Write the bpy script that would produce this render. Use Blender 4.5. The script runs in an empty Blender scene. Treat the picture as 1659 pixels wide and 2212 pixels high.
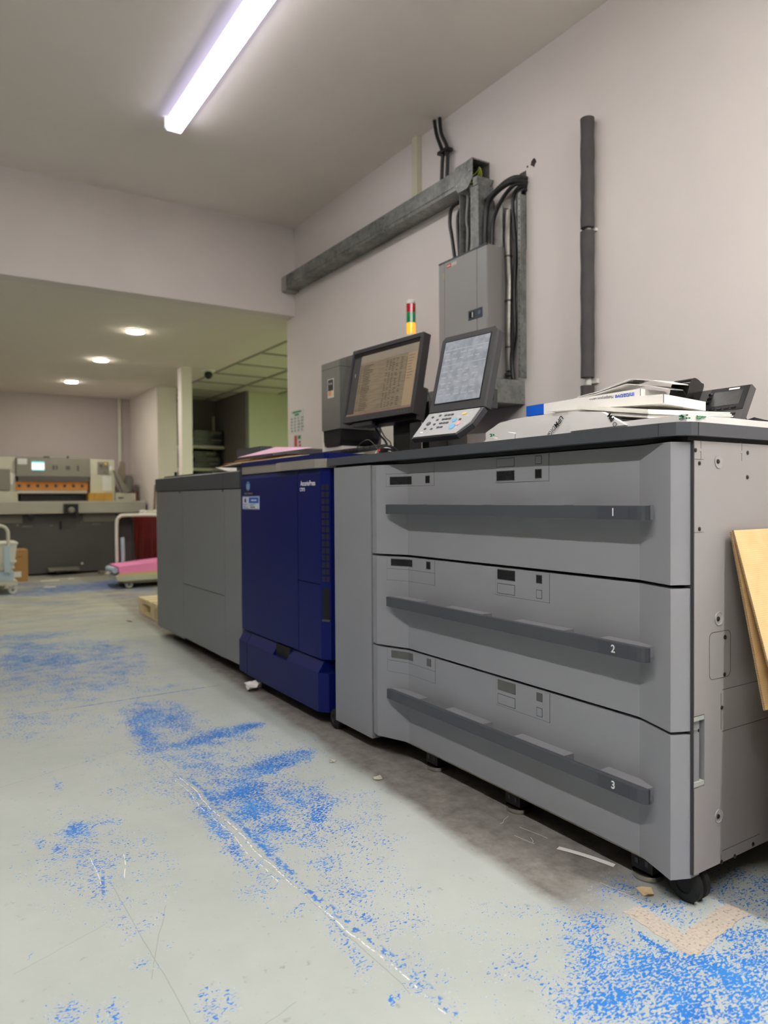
import bpy, bmesh, math, random
import numpy as np
from mathutils import Vector, Matrix, noise
random.seed(7)
SC=bpy.context.scene; COL=SC.collection
V=Vector
# ---------------------------------------------------------------- materials
def lin(c):
    c=c/255.0
    return c/12.92 if c<=0.04045 else ((c+0.055)/1.055)**2.4
def rgb(t): return (lin(t[0]),lin(t[1]),lin(t[2]),1)
MATS={}; EK=.36
def mat(name,col,rough=.5,metal=0,var=.06,scale=6,bump=0,bscale=300,emit=None,strength=0,alpha=None,coat=0,stretch=None,spec=None):
    if name in MATS: return MATS[name]
    m=bpy.data.materials.new(name); m.use_nodes=True; nt=m.node_tree; N=nt.nodes; L=nt.links
    b=N['Principled BSDF']; b.inputs['Roughness'].default_value=rough; b.inputs['Metallic'].default_value=metal
    tc=N.new('ShaderNodeTexCoord'); no=N.new('ShaderNodeTexNoise'); no.inputs['Scale'].default_value=scale; no.inputs['Detail'].default_value=6
    src=tc.outputs['Object']
    if stretch:
        mp=N.new('ShaderNodeMapping'); mp.inputs['Scale'].default_value=stretch; L.new(src,mp.inputs['Vector']); src=mp.outputs['Vector']
    L.new(src,no.inputs['Vector'])
    mx=N.new('ShaderNodeMix'); mx.data_type='RGBA'
    c=rgb(col)
    mx.inputs['A'].default_value=tuple(max(0,x*(1-var*2)) for x in c[:3])+(1,)
    mx.inputs['B'].default_value=tuple(min(1,x*(1+var*2)) for x in c[:3])+(1,)
    L.new(no.outputs['Fac'],mx.inputs['Factor']); L.new(mx.outputs['Result'],b.inputs['Base Color'])
    if bump:
        n2=N.new('ShaderNodeTexNoise'); n2.inputs['Scale'].default_value=bscale; n2.inputs['Detail'].default_value=3
        L.new(src,n2.inputs['Vector'])
        bp=N.new('ShaderNodeBump'); bp.inputs['Strength'].default_value=bump; bp.inputs['Distance'].default_value=.001
        L.new(n2.outputs['Fac'],bp.inputs['Height']); L.new(bp.outputs['Normal'],b.inputs['Normal'])
    if emit:
        b.inputs['Emission Color'].default_value=rgb(emit); b.inputs['Emission Strength'].default_value=strength*(1 if strength>5 else EK)
        if strength<=5: m.cycles.emission_sampling='NONE'
    if spec is not None: b.inputs['Specular IOR Level'].default_value=spec
    if coat: b.inputs['Coat Weight'].default_value=coat
    if alpha is not None:
        b.inputs['Transmission Weight'].default_value=alpha
    MATS[name]=m; return m
G=dict
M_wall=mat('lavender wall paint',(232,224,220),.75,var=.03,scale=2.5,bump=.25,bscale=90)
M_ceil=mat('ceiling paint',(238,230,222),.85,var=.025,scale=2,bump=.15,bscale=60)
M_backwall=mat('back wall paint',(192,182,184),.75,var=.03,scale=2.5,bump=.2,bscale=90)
M_grey=mat('light grey machine plastic',(142,143,148),.48,var=.025,scale=5,bump=.18,bscale=900)
M_panel=mat('grey steel side panel',(153,150,150),.42,var=.03,scale=3,bump=.1,bscale=900)
M_dark=mat('dark grey plastic',(73,76,82),.5,var=.04,scale=8,bump=.2,bscale=900)
M_dark2=mat('charcoal plastic',(58,58,62),.4,var=.05,scale=8,bump=.1,bscale=700)
M_plate=mat('number plate',(66,68,76),.55,var=.03)
M_black=mat('black plastic',(22,22,24),.35,var=.1)
M_gap=mat('dark interior',(14,14,15),.8,var=.1)
M_rubber=mat('black rubber',(20,20,21),.7,var=.1)
M_blue=mat('deep blue plastic',(9,22,92),.42,spec=.22,var=.03,scale=3,bump=.15,bscale=900)
M_blued=mat('navy plastic',(7,11,52),.4,var=.05)
M_steel=mat('brushed steel',(204,200,192),.3,metal=.65,var=.08,scale=12,stretch=(1,1,40),bump=.1,bscale=60)
M_chrome=mat('polished steel',(205,203,196),.18,metal=1,var=.05)
M_white=mat('white paper',(236,234,230),.6,var=.02)
M_wrap=mat('white ream wrapper',(238,236,233),.42,var=.02,scale=12,bump=.35,bscale=55)
M_card=mat('white card edges',(232,230,222),.6,var=.04,scale=60,stretch=(1,1,14))
M_pink=mat('pink paper',(246,196,222),.6,var=.03)
M_hotpink=mat('bright pink paper',(250,146,206),.6,var=.03)
M_manila=mat('manila paper',(214,190,140),.65,var=.05)
M_tanp=mat('tan folder',(176,120,62),.65,var=.08)
M_lampblue=mat('bright blue print',(20,96,214),.45,var=.03)
M_ink=mat('grey ink',(110,110,116),.6,var=.02)
M_inkblue=mat('blue ink',(40,90,190),.6,var=.02)
M_inkblack=mat('black ink',(30,30,32),.6,var=.02)
M_green=mat('green ink',(20,140,80),.6,var=.02)
M_red=mat('red ink',(200,60,55),.6,var=.02)
M_lettering=mat('white lettering',(235,235,238),.5,var=.01)
M_silverink=mat('silver lettering',(150,140,110),.4,var=.02)
M_galv=None
M_cable=mat('black cable sheath',(26,26,27),.38,var=.15,scale=20)
M_cableg=mat('grey cable sheath',(150,150,146),.5,var=.05)
M_cablew=mat('cream cable sheath',(214,208,186),.5,var=.04)
M_cabley=mat('yellow green wire',(170,180,60),.5,var=.05)
M_foam=mat('dark grey pipe insulation',(84,80,80),.9,var=.14,scale=14,bump=.6,bscale=120)
M_cut=mat('cutter cream enamel',(196,194,178),.5,var=.04)
M_cutg=mat('cutter grey enamel',(132,128,120),.5,var=.03)
M_cutd=mat('cutter dark grey enamel',(86,84,84),.55,var=.04)
M_orange=mat('amber lit clamp',(205,130,50),.5,var=.08)
M_wood=mat('varnished wood',(196,150,60),.5,var=.15,scale=9,stretch=(3,1,1))
M_pallet=mat('pale pallet wood',(234,216,180),.8,var=.1,scale=8,stretch=(1,6,1),bump=.3,bscale=40)
M_redp=mat('dark red plastic',(96,16,16),.32,var=.12)
M_bin=mat('white plastic bin',(222,220,214),.5,var=.04)
M_paleblue=mat('pale blue plastic',(176,196,210),.5,var=.04)
M_brown=mat('brown carton',(176,134,84),.8,var=.06)
M_stick=mat('brown timber',(110,76,54),.7,var=.1)
M_tgrey=mat('tower graphite metal',(116,114,110),.38,metal=.25,var=.03,scale=3)
M_cream=mat('white cabinet enamel',(244,240,226),.5,var=.02)
M_phone=mat('phone grey plastic',(86,84,84),.5,var=.04)
M_gloss=mat('gloss black plastic',(14,14,15),.15,var=.05)
M_cloth=mat('black fabric',(22,22,24),.85,var=.2,scale=30,bump=.6,bscale=200)
M_key=mat('keypad silver plastic',(176,177,180),.45,var=.02)
M_mesh=mat('speaker mesh black',(26,25,25),.7,var=.4,scale=600)
M_window=mat('smoked window',(34,36,38),.12,var=.25,scale=60)
M_window2=mat('pale smoked window',(92,93,92),.2,var=.1,scale=60)
M_yel=mat('yellow button',(230,200,90),.4,var=.02)
M_btnblue=mat('blue button',(110,180,220),.4,var=.02)
M_btnpink=mat('pink button',(225,170,180),.4,var=.02)
M_poster=mat('poster paper',(214,216,214),.5,var=.02)
M_greenwall=mat('pale green wall',(206,210,184),.8,var=.02)
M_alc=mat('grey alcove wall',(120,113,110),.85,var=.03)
M_tape=None

def nodes_mat(name):
    m=bpy.data.materials.new(name); m.use_nodes=True
    return m,m.node_tree.nodes,m.node_tree.links,m.node_tree.nodes['Principled BSDF']
def ramp(N,L,src,stops):
    r=N.new('ShaderNodeValToRGB'); e=r.color_ramp.elements
    while len(e)>1: e.remove(e[0])
    e[0].position=stops[0][0]; e[0].color=stops[0][1]
    for p,c in stops[1:]:
        x=e.new(p); x.color=c
    L.new(src,r.inputs['Fac']); return r.outputs['Color']
# galvanised steel with spangle
m,N,L,b=nodes_mat('galvanised steel'); tc=N.new('ShaderNodeTexCoord')
vo=N.new('ShaderNodeTexVoronoi'); vo.inputs['Scale'].default_value=70; L.new(tc.outputs['Object'],vo.inputs['Vector'])
no=N.new('ShaderNodeTexNoise'); no.inputs['Scale'].default_value=9; no.inputs['Detail'].default_value=8; L.new(tc.outputs['Object'],no.inputs['Vector'])
ad=N.new('ShaderNodeMath'); ad.operation='MULTIPLY_ADD'; ad.inputs[1].default_value=.28; L.new(vo.outputs['Color'],ad.inputs[0]); L.new(no.outputs['Fac'],ad.inputs[2])
c=ramp(N,L,ad.outputs[0],[(.35,rgb((104,106,104))),(.9,rgb((164,166,162)))]); L.new(c,b.inputs['Base Color'])
b.inputs['Metallic'].default_value=.55; b.inputs['Roughness'].default_value=.5; M_galv=m
# corrugated cardboard (fine ribs)
m,N,L,b=nodes_mat('cardboard'); tc=N.new('ShaderNodeTexCoord')
wv=N.new('ShaderNodeTexWave'); wv.bands_direction='Z'; wv.inputs['Scale'].default_value=75; wv.inputs['Distortion'].default_value=1.2; wv.inputs['Detail'].default_value=2; L.new(tc.outputs['Object'],wv.inputs['Vector'])
no=N.new('ShaderNodeTexNoise'); no.inputs['Scale'].default_value=30; no.inputs['Detail'].default_value=6; L.new(tc.outputs['Object'],no.inputs['Vector'])
ad=N.new('ShaderNodeMath'); ad.operation='MULTIPLY_ADD'; ad.inputs[1].default_value=.25; L.new(wv.outputs['Fac'],ad.inputs[0]); L.new(no.outputs['Fac'],ad.inputs[2])
c=ramp(N,L,ad.outputs[0],[(.3,rgb((214,180,126))),(.8,rgb((226,194,142)))]); L.new(c,b.inputs['Base Color']); b.inputs['Roughness'].default_value=.85
bp=N.new('ShaderNodeBump'); bp.inputs['Strength'].default_value=.25; bp.inputs['Distance'].default_value=.0006; L.new(wv.outputs['Fac'],bp.inputs['Height']); L.new(bp.outputs['Normal'],b.inputs['Normal'])
M_cb=m
m,N,L,b=nodes_mat('cardboard flutes'); tc=N.new('ShaderNodeTexCoord')
wv=N.new('ShaderNodeTexWave'); wv.bands_direction='Z'; wv.inputs['Scale'].default_value=110; wv.inputs['Distortion'].default_value=3; L.new(tc.outputs['Object'],wv.inputs['Vector'])
c=ramp(N,L,wv.outputs['Fac'],[(.2,rgb((84,66,46))),(.7,rgb((190,160,118)))]); L.new(c,b.inputs['Base Color']); b.inputs['Roughness'].default_value=.9
M_flute=m
# masking tape residue
m,N,L,b=nodes_mat('worn masking tape'); tc=N.new('ShaderNodeTexCoord')
no=N.new('ShaderNodeTexNoise'); no.inputs['Scale'].default_value=160; no.inputs['Detail'].default_value=6; L.new(tc.outputs['Object'],no.inputs['Vector'])
c=ramp(N,L,no.outputs['Fac'],[(.34,rgb((136,126,118))),(.41,rgb((184,173,160))),(.7,rgb((197,187,174)))]); L.new(c,b.inputs['Base Color']); b.inputs['Roughness'].default_value=.7
M_tape=m
# display of text lines
def screen_mat(name,bg,fg,glow,rows,colscale):
    m,N,L,b=nodes_mat(name); tc=N.new('ShaderNodeTexCoord'); mp=N.new('ShaderNodeMapping'); mp.inputs['Scale'].default_value=colscale
    L.new(tc.outputs['Object'],mp.inputs['Vector'])
    no=N.new('ShaderNodeTexNoise'); no.inputs['Scale'].default_value=1; no.inputs['Detail'].default_value=2; L.new(mp.outputs['Vector'],no.inputs['Vector'])
    c=ramp(N,L,no.outputs['Fac'],[(.35,rgb(fg)),(.62,rgb(bg))]); L.new(c,b.inputs['Base Color']); b.inputs['Roughness'].default_value=.45; b.inputs['Specular IOR Level'].default_value=.2
    L.new(c,b.inputs['Emission Color']); b.inputs['Emission Strength'].default_value=glow*.30; m.cycles.emission_sampling='NONE'
    return m
M_scr=screen_mat('glowing monitor page',(122,110,92),(108,97,80),.42,40,(14,14,150))
M_scrd=mat('monitor page sidebar',(58,57,56),.5,spec=.15,emit=(70,68,66),strength=.35,var=.1,scale=40)
M_scrt=mat('monitor page header',(126,118,104),.25,emit=(126,118,104),strength=.38,var=.05)
M_scrk=mat('monitor dark bar',(34,29,28),.5,spec=.1,emit=(44,38,36),strength=.2)
M_scrn=mat('monitor page text',(58,49,38),.5,spec=.1,emit=(58,49,38),strength=.1)
M_touch=screen_mat('touch screen',(136,140,147),(116,120,127),.62,30,(40,40,40))
M_touchl=mat('touch screen line',(156,160,166),.3,emit=(156,160,166),strength=.3)
M_cutscr=mat('cutter screen glow',(250,240,240),.3,emit=(250,236,238),strength=.8)
M_cutscrb=mat('cutter screen bar',(90,200,210),.3,emit=(90,205,215),strength=1.0)
# ---------------------------------------------------------------- object helpers
ORG={}
def new_bm(): return bmesh.new()
def thing(name,label,cat,loc=(0,0,0),group=None):
    o=bpy.data.objects.new(name,None); COL.objects.link(o); o.location=loc; o.empty_display_size=.05
    o['label']=label; o['category']=cat
    if group: o['group']=group
    ORG[o.name]=V(loc); return o
def obj(name,bm,m,parent=None,label=None,smooth=False,bevel=0,org=None):
    me=bpy.data.meshes.new(name)
    if bevel:
        es=[e for e in bm.edges if len(e.link_faces)==2 and e.calc_face_angle(0)>.5]
        bmesh.ops.bevel(bm,geom=es,offset=bevel,segments=2,profile=.5,affect='EDGES',clamp_overlap=True)
    bmesh.ops.recalc_face_normals(bm,faces=bm.faces[:])
    o0=ORG[parent.name] if parent else (V(org) if org else V((0,0,0)))
    if o0.length: bmesh.ops.translate(bm,verts=bm.verts[:],vec=-o0)
    bm.to_mesh(me); bm.free()
    if smooth:
        for p in me.polygons: p.use_smooth=True
        try: me.set_sharp_from_angle(angle=math.radians(40))
        except Exception: pass
    o=bpy.data.objects.new(name,me); COL.objects.link(o)
    ms=m if isinstance(m,(list,tuple)) else [m]
    for x in ms: me.materials.append(x)
    if parent: o.parent=parent; ORG[o.name]=o0; o.location=(0,0,0)
    else: o.location=o0; ORG[o.name]=o0
    if label: o['label']=label
    return o
def sub(name,bm,m,part,label=None,**k):   # a piece of a part: same origin
    return obj(name,bm,m,part,label,**k)
def tag(o,label,cat,group=None,kind=None):
    o['label']=label; o['category']=cat
    if group: o['group']=group
    if kind: o['kind']=kind
    return o
def struct(name,bm,m,**k):
    o=obj(name,bm,m,**k); o['kind']='structure'; return o
def hexa(bm,c8):
    v=[bm.verts.new(c) for c in c8]
    for f in ((0,3,2,1),(4,5,6,7),(0,1,5,4),(1,2,6,5),(2,3,7,6),(3,0,4,7)):
        bm.faces.new([v[i] for i in f])
    return v
def box(bm,x0,x1,y0,y1,z0,z1):
    hexa(bm,[(x0,y0,z0),(x1,y0,z0),(x1,y1,z0),(x0,y1,z0),(x0,y0,z1),(x1,y0,z1),(x1,y1,z1),(x0,y1,z1)]); return bm
def B(*a): return box(new_bm(),*a)
class Fr:
    "local frame: u right, v up, w towards the viewer"
    def __init__(s,o,u,v,k=1):
        s.k=k; s.o=V(o); s.u=V(u).normalized(); s.v=V(v).normalized(); s.w=s.u.cross(s.v)
    def p(s,a,b,c=0): return s.o+(s.u*a+s.v*b+s.w*c)*s.k
    def mtx(s,a=0,b=0,c=0):
        q=s.p(a,b,c); m=Matrix((s.u,s.v,s.w)).transposed().to_4x4(); m.translation=q; return m
def fbox(bm,F,u0,u1,v0,v1,w0,w1):
    hexa(bm,[F.p(u0,v0,w0),F.p(u1,v0,w0),F.p(u1,v1,w0),F.p(u0,v1,w0),F.p(u0,v0,w1),F.p(u1,v0,w1),F.p(u1,v1,w1),F.p(u0,v1,w1)]); return bm
def FB(F,*a): return fbox(new_bm(),F,*a)
def prism(bm,pts,fa,fb):
    "pts: outline; fa/fb map an outline point to 3-D at either end"
    a=[bm.verts.new(fa(p)) for p in pts]; b=[bm.verts.new(fb(p)) for p in pts]; n=len(pts)
    bm.faces.new(a); bm.faces.new(b[::-1])
    for i in range(n): bm.faces.new([a[i],b[i],b[(i+1)%n],a[(i+1)%n]])
    return bm
def prz(bm,pts,z0,z1): return prism(bm,pts,lambda p:(p[0],p[1],z0),lambda p:(p[0],p[1],z1))
def prx(bm,pts,x0,x1): return prism(bm,pts,lambda p:(x0,p[0],p[1]),lambda p:(x1,p[0],p[1]))
def pry(bm,pts,y0,y1): return prism(bm,pts,lambda p:(p[0],y0,p[1]),lambda p:(p[0],y1,p[1]))
def fprism(bm,F,pts,w0,w1): return prism(bm,pts,lambda p:F.p(p[0],p[1],w0),lambda p:F.p(p[0],p[1],w1))
def cyl(bm,p0,p1,r0,r1=None,n=24):
    r1=r0 if r1 is None else r1
    p0=V(p0);p1=V(p1);d=(p1-p0).normalized(); a=V((0,0,1)) if abs(d.z)<.9 else V((1,0,0)); u=d.cross(a).normalized(); w=d.cross(u)
    A=[bm.verts.new(p0+(u*math.cos(t)+w*math.sin(t))*r0) for t in [2*math.pi*i/n for i in range(n)]]
    Bv=[bm.verts.new(p1+(u*math.cos(t)+w*math.sin(t))*r1) for t in [2*math.pi*i/n for i in range(n)]]
    bm.faces.new(A[::-1]); bm.faces.new(Bv)
    for i in range(n): bm.faces.new([A[i],A[(i+1)%n],Bv[(i+1)%n],Bv[i]])
    return bm
def CY(*a,**k): return cyl(new_bm(),*a,**k)
def lathe(bm,c,axis,prof,n=28):
    "prof: (distance along axis, radius)"
    c=V(c);d=V(axis).normalized(); a=V((0,0,1)) if abs(d.z)<.9 else V((1,0,0)); u=d.cross(a).normalized(); w=d.cross(u); rings=[]
    for h,r in prof: rings.append([bm.verts.new(c+d*h+(u*math.cos(2*math.pi*i/n)+w*math.sin(2*math.pi*i/n))*max(r,1e-5)) for i in range(n)])
    for A,Bv in zip(rings,rings[1:]):
        for i in range(n): bm.faces.new([A[i],A[(i+1)%n],Bv[(i+1)%n],Bv[i]])
    bm.faces.new(rings[0][::-1]); bm.faces.new(rings[-1]); return bm
def smoothpath(P,k=6):
    P=[V(p) for p in P]; 
    if len(P)<3: return P
    out=[]
    for i in range(len(P)-1):
        p0=P[max(i-1,0)];p1=P[i];p2=P[i+1];p3=P[min(i+2,len(P)-1)]
        for j in range(k):
            t=j/k; out.append(.5*((2*p1)+(p2-p0)*t+(2*p0-5*p1+4*p2-p3)*t*t+(3*p1-p0-3*p2+p3)*t**3))
    out.append(P[-1]); return out
def tube(bm,P,r,n=10,k=6):
    P=smoothpath(P,k); rings=[]; up=V((.3,.2,1)).normalized()
    for i,p in enumerate(P):
        d=(P[min(i+1,len(P)-1)]-P[max(i-1,0)]).normalized(); u=d.cross(up)
        if u.length<.05: u=d.cross(V((1,0,0)))
        u.normalize(); w=d.cross(u); up=-w if False else up
        rings.append([bm.verts.new(p+(u*math.cos(2*math.pi*j/n)+w*math.sin(2*math.pi*j/n))*r) for j in range(n)])
    for A,Bv in zip(rings,rings[1:]):
        for i in range(n): bm.faces.new([A[i],A[(i+1)%n],Bv[(i+1)%n],Bv[i]])
    bm.faces.new(rings[0][::-1]); bm.faces.new(rings[-1]); return bm
def text(name,s,size,F,a,b,c,m,parent,label=None,sx=1,align='CENTER',rot=0,bold=0):
    cu=bpy.data.curves.new(name,'FONT'); cu.body=s; cu.size=size; cu.align_x=align; cu.align_y='CENTER'; cu.extrude=.0002; cu.offset=bold
    t=bpy.data.objects.new('tmp_text',cu); COL.objects.link(t); bpy.context.view_layer.update()
    me=bpy.data.meshes.new_from_object(t.evaluated_get(bpy.context.evaluated_depsgraph_get()))
    bpy.data.objects.remove(t); bpy.data.curves.remove(cu)
    me.transform(Matrix.Diagonal((sx,1,1,1))); me.transform(Matrix.Rotation(rot,4,'Z')); me.transform(F.mtx(a,b,c))
    me.transform(Matrix.Translation(-ORG[parent.name])); me.materials.clear(); me.materials.append(m); me.name=name
    o=bpy.data.objects.new(name,me); COL.objects.link(o); o.parent=parent; ORG[o.name]=ORG[parent.name]
    if label: o['label']=label
    return o
def print_row(name,F,u0,u1,v,h,c,m,parent,seed=1):
    "a row of unreadably small print as short dashes"
    R_=random.Random(seed); bm=new_bm(); u=u0
    while u<u1:
        w=h*(.6+1.6*R_.random()); fbox(bm,F,u,min(u+w,u1),v-h/2,v+h/2,c-.0002,c+.0002); u+=w+h*.5
    return obj(name,bm,m,parent)
AISLE=Fr((0,0,0),(0,-1,0),(0,0,1))   # u=-Y, v=Z, w=-X : faces the aisle
NEAR=Fr((0,0,0),(1,0,0),(0,0,1))     # u=X, v=Z, w=-Y : faces the camera end
# ---------------------------------------------------------------- camera
f_px=1563.34
right=V((0.84067869,-0.54149319,-0.00666757)); up=V((0.01515984,0.01122482,0.99982208)); fwd=V((0.54132201,0.84063019,-0.01764542))
cd=bpy.data.cameras.new('camera'); cam=bpy.data.objects.new('camera',cd); COL.objects.link(cam)
cam.matrix_world=Matrix(((right.x,up.x,-fwd.x,0),(right.y,up.y,-fwd.y,0),(right.z,up.z,-fwd.z,.84),(0,0,0,1)))
cd.sensor_fit='VERTICAL'; cd.sensor_height=36; cd.lens=36*f_px/2212; cd.clip_start=.05
cd.dof.use_dof=True; cd.dof.focus_distance=1.75; cd.dof.aperture_fstop=3.3
SC.camera=cam
# ---------------------------------------------------------------- room shell
ZC=2.785; ZL=2.16; YB=4.74; XW=2.3
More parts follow.
